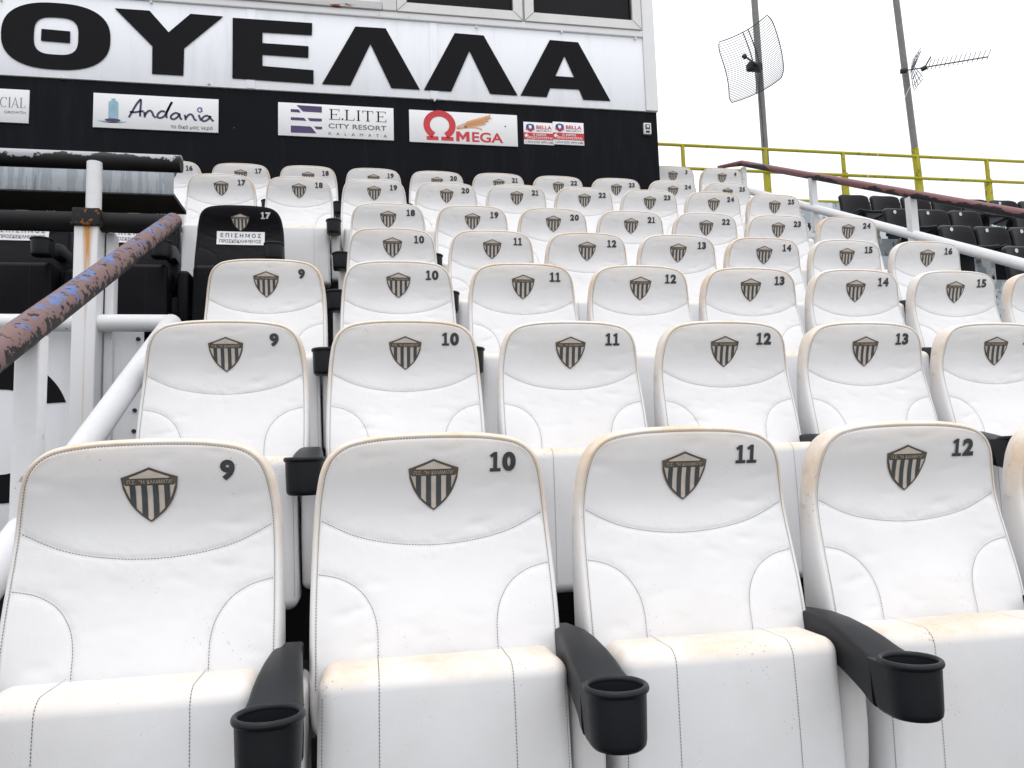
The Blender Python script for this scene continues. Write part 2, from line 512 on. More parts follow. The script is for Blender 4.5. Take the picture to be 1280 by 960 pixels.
# ------------------------------------------------------------------ white seats
OUT = [(0.0, 1.0625), (0.05, 1.0618), (0.10, 1.0592), (0.148, 1.0520), (0.178, 1.0410), (0.202, 1.0200), (0.2155, 0.993), (0.2228, 0.961),
       (0.2288, 0.915), (0.2330, 0.84), (0.2355, 0.74), (0.2355, 0.62), (0.2340, 0.56), (0.225, 0.525), (0.19, 0.51), (0.10, 0.508), (0.0, 0.508)]
ZS = [0.50, 0.60, 0.66, 0.72, 0.80, 0.86, 0.905, 0.95, 1.0, 1.04, 1.07]
YC = [-0.034, -0.030, -0.022, -0.010, 0.012, 0.026, 0.029, 0.022, 0.006, -0.001, 0.003]
YE = [-0.046, -0.040, -0.031, -0.020, 0.000, 0.014, 0.019, 0.013, 0.001, -0.004, 0.001]
def face_y(x, z):
    a = min(1.0, abs(x) / 0.22)
    return interp(ZS, YC, z) + (interp(ZS, YE, z) - interp(ZS, YC, z)) * a ** 2.2
def on_face(x, z, e=0.0015): return Vector((x, face_y(x, z) - e - 0.0004, z))

def outline(n):
    pts = [Vector((x, z)) for x, z in OUT] + [Vector((-x, z)) for x, z in OUT[-2:0:-1]]
    sm = smooth_path(pts, 6, closed=True)
    L = [0.0]
    for i in range(len(sm)): L.append(L[-1] + (sm[(i + 1) % len(sm)] - sm[i]).length)
    out = []
    j = 0
    for k in range(n):
        s = L[-1] * k / n
        while L[j + 1] < s: j += 1
        t = (s - L[j]) / (L[j + 1] - L[j])
        out.append(sm[j].lerp(sm[(j + 1) % len(sm)], t))
    return out
NO = 288
OUTL = outline(NO)
def inset(k, e):
    t = (OUTL[(k + 1) % NO] - OUTL[k - 1]).normalized()
    return OUTL[k] + Vector((t.y, -t.x)) * e         # e > 0: inwards (outline runs clockwise)
SEAM_IN = 0.0105
HEAD_ARC = smooth_path([(-0.2165, 0.897, 0), (-0.15, 0.866, 0), (-0.08, 0.849, 0), (0, 0.843, 0), (0.08, 0.849, 0), (0.15, 0.866, 0), (0.2165, 0.897, 0)], 8)
SIDE_ARC = smooth_path([(0.222, 0.800, 0), (0.18, 0.790, 0), (0.145, 0.768, 0), (0.122, 0.735, 0), (0.113, 0.70, 0), (0.112, 0.66, 0), (0.112, 0.60, 0)], 8)
def seg_dist(x, z, pts):
    best = 9.0
    for a, b in zip(pts[:-1], pts[1:]):
        dx, dz = b.x - a.x, b.y - a.y
        t_ = max(0.0, min(1.0, ((x - a.x) * dx + (z - a.y) * dz) / (dx * dx + dz * dz)))
        d_ = (x - a.x - t_ * dx) ** 2 + (z - a.y - t_ * dz) ** 2
        if d_ < best: best = d_
    return math.sqrt(best)
_groove = {}
def groove(x, z):
    """how far the seams pull the cover in (m) and how near a seam is (0..1)."""
    key = (round(x, 5), round(z, 5))
    if key not in _groove:
        d = min(seg_dist(x, z, HEAD_ARC) if 0.80 < z < 0.94 else 9.0, seg_dist(abs(x), z, SIDE_ARC) if z < 0.84 and abs(x) > 0.08 else 9.0)
        _groove[key] = (0.0020 * math.exp(-(d / 0.0042) ** 2) + 0.0012 * math.exp(-(d / 0.014) ** 2), math.exp(-(d / 0.022) ** 2))
    return _groove[key]
def build_backrest(seed):
    mb = MB(); c = Vector((0, 0.80))
    rings = []
    def skin(x, z):
        g, near = groove(x, z)
        n1 = mnoise.noise(Vector((x * 9, z * 9, seed * 7.3))) * 0.0016          # loose foam
        n2 = mnoise.noise(Vector((x * 95, z * 95, seed * 3.1))) * 0.0007 * near   # puckers along the thread
        w = mnoise.noise(Vector((x * 14 + z * 22, z * 30 - x * 10, seed * 5.7)))
        n3 = 0.0011 * max(0.0, w) ** 2 * 3
        return face_y(x, z) + g + n1 + n2 + n3
    for s in [0.97 * (k + 1) / 58 for k in range(58)]:
        r = []
        for k in range(NO):
            q = c + (inset(k, SEAM_IN) - c) * s
            top = max(0.0, min(1.0, (q.y - 0.97) / 0.08))
            r.append(((q.x, skin(q.x, q.y), q.y), 0.42 * top ** 1.5))
        rings.append(r)
    def rim(e, dy, st):
        r = []
        for k in range(NO):
            b = inset(k, SEAM_IN); q = inset(k, e)
            y = face_y(b.x, b.y)
            hi = max(0.0, min(1.0, (q.y - 0.80) / 0.22))
            yy = y + dy if dy < 0.05 else dy + 0.15 * y
            # the shell grows thinner towards the top
            if dy >= 0.05: yy -= 0.012 * hi
            r.append(((q.x, yy, q.y), min(1.0, st * (0.12 + 1.15 * hi))))
        rings.append(r)
    rim(SEAM_IN + 0.004, -0.0005, 0.3); rim(SEAM_IN + 0.001, 0.0022, 0.6); rim(SEAM_IN - 0.002, 0.0, 0.8)
    for q in range(1, 7):
        w = math.pi / 2 * q / 6
        rim((SEAM_IN - 0.002) * (1 - math.sin(w)), 0.019 * (1 - math.cos(w)), 0.95)
    rim(-0.001, 0.035, 0.9); rim(0.0, 0.055, 0.8); rim(0.004, 0.075, 0.6); rim(0.014, 0.087, 0.5); rim(0.03, 0.092, 0.3)
    vs = [p for r in rings for p, _ in r]; st = [a for r in rings for _, a in r]
    fs = []
    for i in range(len(rings) - 1):
        for k in range(NO):
            k2 = (k + 1) % NO
            fs.append((i * NO + k, (i + 1) * NO + k, (i + 1) * NO + k2, i * NO + k2))
    n0 = len(vs)
    vs.append((0, skin(0, 0.80), 0.80)); st.append(0)
    vs.append((0, 0.092, 0.80)); st.append(0)
    for k in range(NO):
        fs.append((n0, k, (k + 1) % NO))
        b = (len(rings) - 1) * NO
        fs.append((n0 + 1, b + (k + 1) % NO, b + k))
    mb.add(vs, fs, st)
    return mb

def stitches(mb, pts, nrm, w=0.0013, dash=0.0036, gap=0.0020):
    """dashes of thread along a 3-D path; nrm is a vector or a list of them."""
    pts = [Vector(p) for p in pts]
    L = [0.0]
    for i in range(len(pts) - 1): L.append(L[-1] + (pts[i + 1] - pts[i]).length)
    def P(s):
        s = max(0, min(L[-1] - 1e-9, s))
        j = 0
        lo, hi = 0, len(L) - 2
        while lo < hi:
            mid = (lo + hi + 1) // 2
            if L[mid] <= s: lo = mid
            else: hi = mid - 1
        j = lo
        t = (s - L[j]) / max(1e-12, L[j + 1] - L[j])
        n = nrm if isinstance(nrm, Vector) else nrm[j].lerp(nrm[j + 1], t)
        return pts[j].lerp(pts[j + 1], t), n
    s = 0.0
    while s < L[-1]:
        a, n = P(s); b, _ = P(min(s + dash, L[-1]))
        t = (b - a)
        if t.length > 1e-5:
            t.normalize(); d = t.cross(n).normalized() * w * 0.5
            mb.add([a - d, a + d, b + d, b - d], [(0, 1, 2, 3)])
        s += dash + gap
FN = Vector((0, -1, 0))
def build_back_seams():
    out = []; mb = MB(); out.append(mb)
    ring = [inset(k, SEAM_IN + 0.0018) for k in range(NO)]
    ring = [q for q in ring]
    pts = []
    for q in ring + ring[:1]:
        if q.y > 0.60: pts.append(on_face(q.x, q.y, 0.0012))
    # run from lower right over the top to lower left: rotate so that the path is continuous
    j = max(range(len(pts) - 1), key=lambda i: (pts[i + 1] - pts[i]).length)
    pts = pts[j + 1:] + pts[:j + 1]
    clean = [pts[0]]
    for p in pts[1:]:
        if 1e-5 < (p - clean[-1]).length < 0.1: clean.append(p)
    stitches(mb, clean, FN)
    mb = MB(); out.append(mb)
    arc = smooth_path([(-0.2135, 0.897, 0), (-0.15, 0.866, 0), (-0.08, 0.849, 0), (0, 0.843, 0), (0.08, 0.849, 0), (0.15, 0.866, 0), (0.2135, 0.897, 0)], 10)
    stitches(mb, [on_face(p.x, p.y, 0.0003) for p in arc], FN)
    for s in (-1, 1):
        mb = MB(); out.append(mb)
        arc = smooth_path([(0.219 * s, 0.800, 0), (0.18 * s, 0.790, 0), (0.145 * s, 0.768, 0), (0.122 * s, 0.735, 0), (0.113 * s, 0.70, 0), (0.112 * s, 0.66, 0), (0.112 * s, 0.60, 0)], 10)
        stitches(mb, [on_face(p.x, p.y, 0.0003) for p in arc], FN)
    return out

PX, PY0, PY1, PZ0, PZ1, PR = 0.213, -0.172, -0.034, 0.245, 0.655, 0.030
def pan_fn(p):
    p = p.copy()
    # soft cushion: sides draw in towards the rear, front swells a little
    k = (p.z - PZ0) / (PZ1 - PZ0)
    p.y -= 0.006 * math.sin(math.pi * min(1, max(0, k))) * (1 - (p.x / PX) ** 2) * (1 if p.y < -0.1 else 0)
    p.x *= 1.0 + 0.03 * (1 - k)
    return p
def pan_stain(p):
    s = max(0.0, min(1.0, (p.z - (PZ1 - 0.030)) / 0.022))
    low = max(0.0, min(1.0, (PZ0 + 0.03 - p.z) / 0.04)) * 0.35
    return max(s * 0.85, low)
def build_pan():
    mb = MB(); mb.rbox(-PX, PX, PY0, PY1, PZ0, PZ1, PR, n=5, flat=8, fn=pan_fn, stain=pan_stain)
    return mb
def build_pan_seams():
    out = []
    for s in (-1, 1):
        mb = MB(); out.append(mb)
        pts = [Vector((0.113 * s, PY1 - 0.01, PZ1 + 0.0008))]
        nn = [Vector((0, 0, 1))]
        for q in range(0, 9):
            w = math.pi / 2 * q / 8
            pts.append(Vector((0.113 * s, PY0 + PR - (PR + 0.001) * math.sin(w) - 0.0008, PZ1 - PR + (PR + 0.0008) * math.cos(w))))
            nn.append(Vector((0, -math.sin(w), math.cos(w))))
        for q in range(1, 15):
            z = PZ1 - PR + (PZ0 + 0.03 - PZ1 + PR) * q / 14
            pts.append(pan_fn(Vector((0.113 * s, PY0 - 0.0012, z)))); nn.append(FN)
        stitches(mb, pts, nn)
        c = math.sqrt(0.5)
        mb = MB(); out.append(mb)
        side = [pan_fn(Vector((s * (PX - PR + (PR + 0.0007) * c), PY0 + PR - (PR + 0.0007) * c, PZ1 - 0.035 - (PZ1 - PZ0 - 0.07) * q / 14))) for q in range(15)]
        stitches(mb, side, Vector((s * c, -c, 0)))
    return out

ARM_X = -0.272
def build_arm():
    mb = MB()
    sec = [(0.050, 0.046, 0.672, 0.598), (0.0, 0.048, 0.677, 0.600), (-0.06, 0.057, 0.681, 0.604), (-0.11, 0.065, 0.678, 0.603),
           (-0.16, 0.074, 0.670, 0.596), (-0.20, 0.081, 0.660, 0.584), (-0.235, 0.084, 0.650, 0.570), (-0.258, 0.090, 0.644, 0.560), (-0.270, 0.0915, 0.641, 0.557)]
    n = 20
    vs = []; fs = []
    for y, w, zt, zb in sec:
        for j in range(n):
            a = 2 * math.pi * j / n
            ca, sa = math.cos(a), math.sin(a)
            e = 0.27
            vs.append((ARM_X + w / 2 * math.copysign(abs(ca) ** e, ca), y, (zt + zb) / 2 + (zt - zb) / 2 * math.copysign(abs(sa) ** e, sa)))
    for i in range(len(sec) - 1):
        for j in range(n):
            fs.append((i * n + j, (i + 1) * n + j, (i + 1) * n + (j + 1) % n, i * n + (j + 1) % n))
    fs.append(tuple(reversed(range(n)))); fs.append(tuple(range((len(sec) - 1) * n, len(sec) * n)))
    mb.add(vs, fs)
    return mb
def build_cup():
    mb = MB(); cy = -0.315
    def ring(r, z, back):
        pts = [(ARM_X + r * math.cos(q), cy + r * math.sin(q), z) for q in [math.pi + math.pi * k / 24 for k in range(25)]]
        return pts + [(ARM_X + r * 0.96, back, z), (ARM_X + r * 0.5, back + 0.004, z), (ARM_X - r * 0.5, back + 0.004, z), (ARM_X - r * 0.96, back, z)]
    prof = [(0.030, 0.5535, -0.290), (0.039, 0.555, -0.285), (0.0435, 0.560, -0.280), (0.0450, 0.568, -0.276), (0.0462, 0.60, -0.270), (0.0475, 0.641, -0.262)]
    R = [ring(*q) for q in prof]; n = len(R[0])
    fs = [tuple(reversed(range(n)))]
    for i in range(len(R) - 1):
        for j in range(n): fs.append((i * n + j, i * n + (j + 1) % n, (i + 1) * n + (j + 1) % n, (i + 1) * n + j))
    mb.add([p for r_ in R for p in r_], fs)
    top = [(p[0], p[1]) for p in R[-1]]
    hole = [(ARM_X + 0.0425 * math.cos(-q), cy + 0.0425 * math.sin(-q)) for q in [2 * math.pi * k / 36 for k in range(36)]]
    tris = tessellate_polygon([[Vector((*p, 0)) for p in top], [Vector((*p, 0)) for p in hole]])
    mb.add([(*p, 0.641) for p in top + hole], [tuple(t_) for t_ in tris])
    mb.lathe((ARM_X, cy, 0), [(0.0425, 0.6415), (0.041, 0.60), (0.040, 0.575), (0.036, 0.568), (0.0, 0.568)])
    return mb
def build_rim():
    mb = MB()
    prof = [(0.0470 + 0.0050 * math.cos(a), 0.643 + 0.0062 * math.sin(a)) for a in [2 * math.pi * q / 14 for q in range(15)]]
    mb.lathe((ARM_X, -0.315, 0), list(reversed(prof)))
    return mb
def build_standard():
    mb = MB()
    def fn(p):
        p = p.copy(); k = (p.z - 0.29) / 0.34
        p.y -= 0.03 * math.sin(math.pi * k * 0.8) if p.y < -0.05 else 0
        return p
    mb.rbox(-0.296, -0.236, -0.115, 0.05, 0.29, 0.628, 0.022, n=4, flat=5, fn=fn, stain=lambda p: 0.12)
    return mb
def build_leg():
    mb = MB()
    mb.box(-0.284, -0.248, -0.06, 0.02, 0.012, 0.30)
    mb.box(-0.31, -0.222, -0.10, 0.06, 0.0, 0.012)
    return mb
def build_hinge():
    mb = MB()
    mb.tube([(-0.312, -0.02, 0.37), (-0.305, -0.02, 0.37), (-0.234, -0.02, 0.37), (-0.226, -0.02, 0.37)], [0.014, 0.022, 0.022, 0.014], 16)
    return mb

# crest: columns between an upper and a lower curve, laid on the curved face
def sh_top(x): a = min(1.0, abs(x) / 0.049); return 1.0095 - 0.0180 * (1.15 * a - 0.15 * a * a)
def sh_bot(x):
    return interp([0.0, 0.012, 0.0277, 0.039, 0.0455, 0.0485, 0.0491], [0.9090, 0.9180, 0.9330, 0.9510, 0.9680, 0.9800, 0.9905], min(abs(x), 0.0491))
def region(mb, x0, x1, top, bot, e, nx=12, nz=8):
    vs = []; fs = []
    for i in range(nx + 1):
        x = x0 + (x1 - x0) * i / nx
        zt, zb = top(x), bot(x)
        if zt < zb: zt = zb = (zt + zb) / 2
        for j in range(nz + 1): vs.append(on_face(x, zb + (zt - zb) * j / nz, e))
    for i in range(nx):
        for j in range(nz):
            a = i * (nz + 1) + j
            fs.append((a, a + nz + 1, a + nz + 2, a + 1))
    mb.add(vs, fs)
B = 0.0038
def build_crest():
    mb = MB(); region(mb, -0.0491, 0.0491, sh_top, sh_bot, 0.0014, 40, 10)
    return mb
def build_field():
    mb = MB()
    region(mb, -0.0445, 0.0445, lambda x: 0.9765, lambda x: sh_bot(x * 1.085) + B, 0.0024, 34, 8)
    region(mb, -0.034, 0.034, lambda x: sh_top(x) - B * 1.25, lambda x: 0.9895, 0.0024, 20, 2)
    return mb
def build_stripes():
    mb = MB()
    for c in (-0.0295, -0.0098, 0.0098, 0.0295):
        region(mb, c - 0.0050, c + 0.0050, lambda x: 0.978, lambda x: sh_bot(x * 1.085) + B, 0.0033, 4, 8)
    return mb
def build_crest_letters():
    mb = MB()
    mp = lambda x, z: on_face(x, z, 0.0026)
    text_fit(mb, 'Π.Σ.', (-0.0385, -0.0235, 0.9795, 0.9865), mp, 0.01)
    text_fit(mb, '"Η', (-0.0180, -0.0090, 0.9795, 0.9865), mp, 0.01)
    text_fit(mb, 'ΚΑΛΑΜΑΤΑ"', (-0.0040, 0.0395, 0.9795, 0.9865), mp, 0.01)
    return mb

SEAT = {
    'backrest': [build_backrest(k).mesh('backrest', 'white_leather', angle=60) for k in range(3)],
    'back_seams': [m_.mesh('stitching', 'stitch', smooth=False) for m_ in build_back_seams()],
    'pan': build_pan().mesh('folded_seat', 'white_leather', angle=60),
    'pan_seams': [m_.mesh('stitching', 'stitch', smooth=False) for m_ in build_pan_seams()],
    'arm': build_arm().mesh('armrest', 'cup_plastic', angle=50),
    'cup': build_cup().mesh('cup_holder', 'cup_plastic', angle=50),
    'rim': build_rim().mesh('rim', 'cup_plastic', angle=80),
    'standard': build_standard().mesh('side_panel', 'white_leather', angle=60),
    'leg': build_leg().mesh('leg', 'black_steel', smooth=False),
    'hinge': build_hinge().mesh('hinge', 'black_steel'),
    'crest': build_crest().mesh('crest', 'crest_frame'),
    'field': build_field().mesh('crest_field', 'crest_cream'),
    'stripes': build_stripes().mesh('crest_stripes', 'crest_stripe'),
    'letters': build_crest_letters().mesh('crest_lettering', 'crest_letters', smooth=False),
}
_nums = {}
def number_mesh(n, mat='number_ink'):
    if (n, mat) not in _nums:
        mb = MB()
        ch = []; adv = 0.0
        for g in str(n):
            vs, fs, (a, b, c, d) = text2d(g, 0.055)
            if g == '1':                                   # the printed ones stand on a foot and carry a flag
                vs = [(0.0, 0.0), (0.44, 0.0), (0.44, 0.135), (0.0, 0.135), (0.14, 0.137), (0.30, 0.137), (0.30, 0.78), (0.17, 0.78), (0.14, 0.76), (0.0, 0.66), (0.05, 0.555), (0.138, 0.60)]
                fs = [(0, 1, 2, 3), (4, 5, 6, 7, 8, 11), (8, 9, 10, 11)]
                a, b, c, d = 0.0, 0.44, 0.0, 0.78
            ch.append(([(x - a + adv, (y - c) * 0.78 / (d - c)) for x, y in vs], fs))
            adv += b - a + 0.06
        adv -= 0.06
        k = 0.0385 / 0.78
        for vs, fs in ch:
            mb.add([on_face(0.137 + (x - adv / 2) * k, 1.0 + (y - 0.39) * k, 0.0020) for x, y in vs], fs)
        _nums[(n, mat)] = mb.mesh('seat_number', mat, smooth=False)
    return _nums[(n, mat)]

def part(name, me, parent, mat=None):
    o = link(name, me, parent)
    if mat:
        o.material_slots[0].link = 'OBJECT'
        o.material_slots[0].material = M[mat]
    return o

VAR = [0]
def seat(loc, num, label, group, black=False, scale=(1, 1, 1), rz=0.0):
    t = thing('stadium_seat', label, 'seat', loc, group, rz)
    t.scale = scale
    L = 'black_leather' if black else None
    VAR[0] += 1
    b = part('backrest', SEAT['backrest'][VAR[0] * 7 % 11 % 3], t, L)
    for me in SEAT['back_seams']: part('stitching', me, b, 'stitch_black' if black else None)
    cr = part('crest', SEAT['crest'], t)
    part('crest_field', SEAT['field'], cr)
    part('crest_stripes', SEAT['stripes'], cr)
    part('crest_lettering', SEAT['letters'], cr)
    part('seat_number', number_mesh(num, 'number_white' if black else 'number_ink'), t)
    p = part('folded_seat', SEAT['pan'], t, L)
    for me in SEAT['pan_seams']: part('stitching', me, p, 'stitch_black' if black else None)
    ox = 0.487 if black else 0.0
    part('side_panel', SEAT['standard'], t, L)
    part('hinge', SEAT['hinge'], t)
    part('leg', SEAT['leg'], t)
    a = part('armrest', SEAT['arm'], t)
    c = part('cup_holder', SEAT['cup'], t)
    a.location.x = c.location.x = ox
    a.location.z = c.location.z = 0.09 if black else 0.0
    part('rim', SEAT['rim'], c)
    return t

RNAME = ['front row', 'second row from the front', 'third row from the front', 'fourth row from the front',
         'fifth row from the front', 'sixth row from the front', 'row just before the back row by the black wall', 'topmost row right of the black wall']
ORD = ['first', 'second', 'third', 'fourth', 'fifth', 'sixth', 'seventh', 'eighth', 'ninth', 'tenth']
RNAME[6] = 'row under the black wall'
RNAME[7] = 'top row beside the wall'
RNAME[6] = 'row under the wall'
RNUMS = [range(9, 14), range(9, 16), range(9, 17), range(10, 17), range(18, 25), range(17, 26), range(16, 26), (3, 4)]
for i, (xo, d, z) in enumerate(ROWS):
    for n in RNUMS[i]:
        n0 = n if i < 4 else (n - 8 if i < 7 else n + 13)
        X = xo - 0.137 + (n0 - 10) * PITCH_X
        rz = random.uniform(-0.008, 0.008)
        k = list(RNUMS[i]).index(n)
        sx = seat((X, d, z), n, 'white leather seat printed %d, %s in the %s' % (n, ORD[k] + ' from the left' if k else 'leftmost', RNAME[i]), 'white numbered seats', rz=rz)
        sx.rotation_euler.x = random.uniform(-0.006, 0.008)

# ------------------------------------------------------------------ press box with the big sign
WY = 6.62
def W(u, v): p = at(u, v, Y=WY); return (p.x, p.z)
def wmap(dy): return lambda x, z, d=0.0: Vector((x, WY - dy + d, z))
def on_wall(dy): return lambda x, z: Vector((x, WY - dy, z))
ZB, ZT, XL, XR = 4.285, W(672, 39)[1], -4.3, 2.735          # sign band bottom / top, wall ends
press = thing('press_box', 'press box with black wall, white sign band and a row of windows above the seats', 'building', (0, 0, 0))
mb = MB(); mb.box(XL, XR, WY, 9.4, 1.0, ZB - 0.001)
link('lower_wall', mb.mesh('lower_wall', 'wall_black', smooth=False), press)
mb = MB(); mb.box(XL, XR - 0.001, WY + 0.004, 9.39, ZB, 5.36)
link('upper_wall', mb.mesh('upper_wall', 'board_white', smooth=False), press)
mb = MB(); mb.box(XL, XR + 0.14, WY - 0.25, 9.6, 7.02, 7.22)
link('roof', mb.mesh('roof', 'board_white', smooth=False), press)
mb = MB(); mb.box(XL, XR - 0.2, WY + 0.16, 9.3, 5.36, 7.02)
link('dark_room', mb.mesh('dark_room', 'print_black', smooth=False), press)
# sign panels butt against narrow cover strips
j1, j2 = W(314, 62)[0], W(542, 78)[0]
ends = [XL, j1, j2, W(805, 100)[0]]
for a, b in zip(ends[:-1], ends[1:]):
    mb = MB(); mb.rbox(a + 0.002, b - 0.002, WY - 0.014, WY + 0.003, ZB + 0.001, ZT, 0.003, n=1, flat=1)
    link('sign_panel', mb.mesh('sign_panel', 'sign_white', angle=30), press)
for j in (j1, j2):
    mb = MB(); mb.rbox(j - 0.036, j + 0.036, WY - 0.019, WY - 0.0145, ZB + 0.004, ZT - 0.002, 0.002, n=1, flat=1)
    link('cover_strip', mb.mesh('cover_strip', 'sign_white', angle=30), press)
mb = MB(); mb.rbox(W(805, 100)[0], XR + 0.012, WY - 0.03, WY + 0.1, ZB + 0.002, 7.0, 0.006, n=2, flat=1)
link('corner_post', mb.mesh('corner_post', 'print_white', angle=30), press)
mb = MB(); mb.rbox(XL, W(805, 100)[0] - 0.002, WY - 0.034, WY + 0.003, ZT + 0.002, W(651, 29)[1] - 0.003, 0.006, n=2, flat=1)
link('ledge', mb.mesh('ledge', 'print_white', angle=30), press)
# rivets along the panels
for (u, v) in ((474, 21), (511, 24), (78, 99), (262, 106), (543, 127), (595, 36), (701, 42), (793, 50), (3, 2), (190, 5)):
    p = W(u, v)
    mb = MB(); mb.tube([(p[0], WY - 0.0135, p[1]), (p[0], WY - 0.037, p[1])], 0.010, 10)
    link('rivet', mb.mesh('rivet', 'aluminium'), press)

# the letters ΘΥΕΛΛΑ, cut from black film
def z1(pts): return [W(x * 0.328125, y * 0.328125) for x, y in pts]
def z2(pts): return [W(400 + x * 0.328125, y * 0.328125) for x, y in pts]
def superellipse(pl, pr, pt, pb, e, n=64):
    cx, cz, rx, rz = (pl + pr) / 2, (pt + pb) / 2, (pr - pl) / 2, (pt - pb) / 2
    return [(cx + rx * math.copysign(abs(math.cos(a)) ** e, math.cos(a)), cz + rz * math.copysign(abs(math.sin(a)) ** e, math.sin(a))) for a in [2 * math.pi * k / n for k in range(n)]]
oL, oR, oT, oB = W(2.6, 45)[0], W(139, 52)[0], W(72, 5.6)[1], W(72, 88.6)[1]
iL, iR, iT, iB = W(43.6, 46)[0], W(99, 50)[0], W(72, 23.6)[1], W(72, 70)[1]
LET = [
    ('letter_theta', [superellipse(oL, oR, oT, oB, 0.80), list(reversed(superellipse(iL, iR, iT, iB, 0.62)))]),
    ('letter_theta_bar', [z1([(162, 115), (271, 125), (270, 169), (160, 160)])]),
    ('letter_upsilon', [z1([(440, 37), (572, 46), (645, 128), (728, 58), (852, 68), (704, 189), (701, 293), (582, 286), (583, 181)])]),
    ('letter_epsilon', [z1([(888, 73), (1190, 93), (1189, 139), (1001, 128), (1001, 169), (1176, 181), (1175, 225), (1001, 213), (1001, 256), (1195, 272), (1195, 324), (887, 303)])]),
    ('letter_lambda', [z2([(135, 106), (250, 113), (380, 346), (272, 340), (192, 172), (116, 330), (8, 325)])]),
    ('letter_lambda', [z2([(512, 131), (622, 140), (751, 368), (647, 362), (568, 198), (499, 353), (395, 347)])]),
    ('letter_alpha', [z2([(873, 157), (981, 166), (1104, 389), (1001, 384), (985, 345), (875, 340), (862, 374), (762, 368)]), z2([(929, 218), (966, 299), (895, 294)])]),
]
def ccw(l, want=True):
    a = sum(l[i][0] * l[(i + 1) % len(l)][1] - l[(i + 1) % len(l)][0] * l[i][1] for i in range(len(l)))
    return l if (a > 0) == want else list(reversed(l))
for nm, loops in LET:
    loops = [ccw(l, k == 0) for k, l in enumerate(loops)]
    mb = MB(); mb.prism(loops, wmap(0.0225), 0.003)
    link(nm, mb.mesh(nm, 'print_black', smooth=False), press)

# windows: aluminium casements with dark panes; the left one has a rusty sill
def window(x0, x1, zb, zt, frame='aluminium'):
    w = 0.085
    y0, y1 = WY - 0.05, WY + 0.06
    fr = MB()
    for lo, hi, d in ((0, w, 0.0), (w * 0.72, w, -0.012)):
        pass
    out = [(x0, zb), (x1, zb), (x1, zt), (x0, zt)]
    inn = [(x0 + w, zb + w), (x1 - w, zb + w), (x1 - w, zt - w), (x0 + w, zt - w)]
    fr.prism([out, list(reversed(inn))], lambda x, z, d=0.0: Vector((x, y0 + d, z)), y1 - y0)
    o = link('window', fr.mesh('window', frame, smooth=False), press)
    gm = MB()
    e = 0.012
    o2 = [(x0 + w + 0.001, zb + w + 0.001), (x1 - w - 0.001, zb + w + 0.001), (x1 - w - 0.001, zt - w - 0.001), (x0 + w + 0.001, zt - w - 0.001)]
    i2 = [(x0 + w + e, zb + w + e), (x1 - w - e, zb + w + e), (x1 - w - e, zt - w - e), (x0 + w + e, zt - w - e)]
    gm.prism([o2, list(reversed(i2))], lambda x, z, d=0.0: Vector((x, y0 + 0.03 + d, z)), 0.02)
    link('gasket', gm.mesh('gasket', 'rubber', smooth=False), o)
    gl = MB(); gl.box(x0 + w + 0.002, x1 - w - 0.002, y0 + 0.052, y0 + 0.06, zb + w + 0.002, zt - w - 0.002)
    link('pane', gl.mesh('pane', 'dark_glass', smooth=False), o)
    ml = MB()
    for (ax, az), (bx, bz) in zip(out, inn):
        d = Vector((-(bz - az), bx - ax)).normalized() * 0.0022
        ml.add([(ax - d.x, y0 - 0.0015, az - d.y), (ax + d.x, y0 - 0.0015, az + d.y), (bx + d.x, y0 - 0.0015, bz + d.y), (bx - d.x, y0 - 0.0015, bz - d.y)], [(0, 1, 2, 3)])
    link('mitre_joint', ml.mesh('mitre_joint', 'print_grey', smooth=False), o)
    return o
zs = W(651, 29)[1]; ZL = zs - 0.001
xa, xb, xc, xd = W(496, 17)[0], W(652, 29)[0], W(655, 29)[0], W(800, 41)[0]
window(xa, xb, zs, 6.75)
window(xc, xd, zs, 6.75)
mb = MB(); mb.rbox(W(478, 12)[0], xa - 0.004, WY - 0.05, WY + 0.06, ZL, 6.98, 0.006, n=2, flat=1)
link('window_post', mb.mesh('window_post', 'aluminium', angle=30), press)
xe = W(478, 12)[0] - 0.004
mb = MB()
for k, (h0, h1, yy) in enumerate(((0.0, 0.030, 0.055), (0.032, 0.058, 0.040), (0.060, 0.085, 0.025))):
    mb.box(XL, xe - 0.001, WY - yy, WY + 0.06, ZL + h0, ZL + h1)
link('window_sill', mb.mesh('window_sill', 'sill_rust', smooth=False), press)
mb = MB(); mb.box(XL, xe - 0.002, WY + 0.01, WY + 0.02, ZL + 0.088, 6.9)
link('pane', mb.mesh('pane', 'dark_glass', smooth=False), press)
mb = MB(); mb.rbox(XL, XR, WY - 0.04, WY + 0.06, 6.752, 7.018, 0.006, n=1, flat=1)
link('lintel', mb.mesh('lintel', 'board_white', angle=30), press)

# sponsor boards on the black wall
def board(name, label, corners, th=0.012):
    """thin board; returns its Empty and a map (u right, v up, both 0..1) onto its face."""
    (x0, zt0), (x1, zt1), (x2, zb1), (x3, zb0) = [W(*c) for c in corners]
    xl, xr = (x0 + x3) / 2, (x1 + x2) / 2
    zt, zb = (zt0 + zt1) / 2, (zb0 + zb1) / 2
    t = thing(name, label, 'sign', ((xl + xr) / 2, WY - 0.001, zb))
    mb = MB(); w, h = xr - xl, zt - zb
    mb.rbox(-w / 2, w / 2, -th, 0, 0, h, 0.002, n=1, flat=1)
    link('board', mb.mesh('board', 'print_white', angle=30), t)
    def mp(e=0.002): return lambda u, v: Vector((-w / 2 + u * w, -th - e, v * h))
    return t, mp, w, h
def flat(mb, pts, mp):
    tris = tessellate_polygon([[Vector((p[0], p[1], 0)) for p in pts]])
    mb.add([mp(*p) for p in pts], [tuple(t) for t in tris])
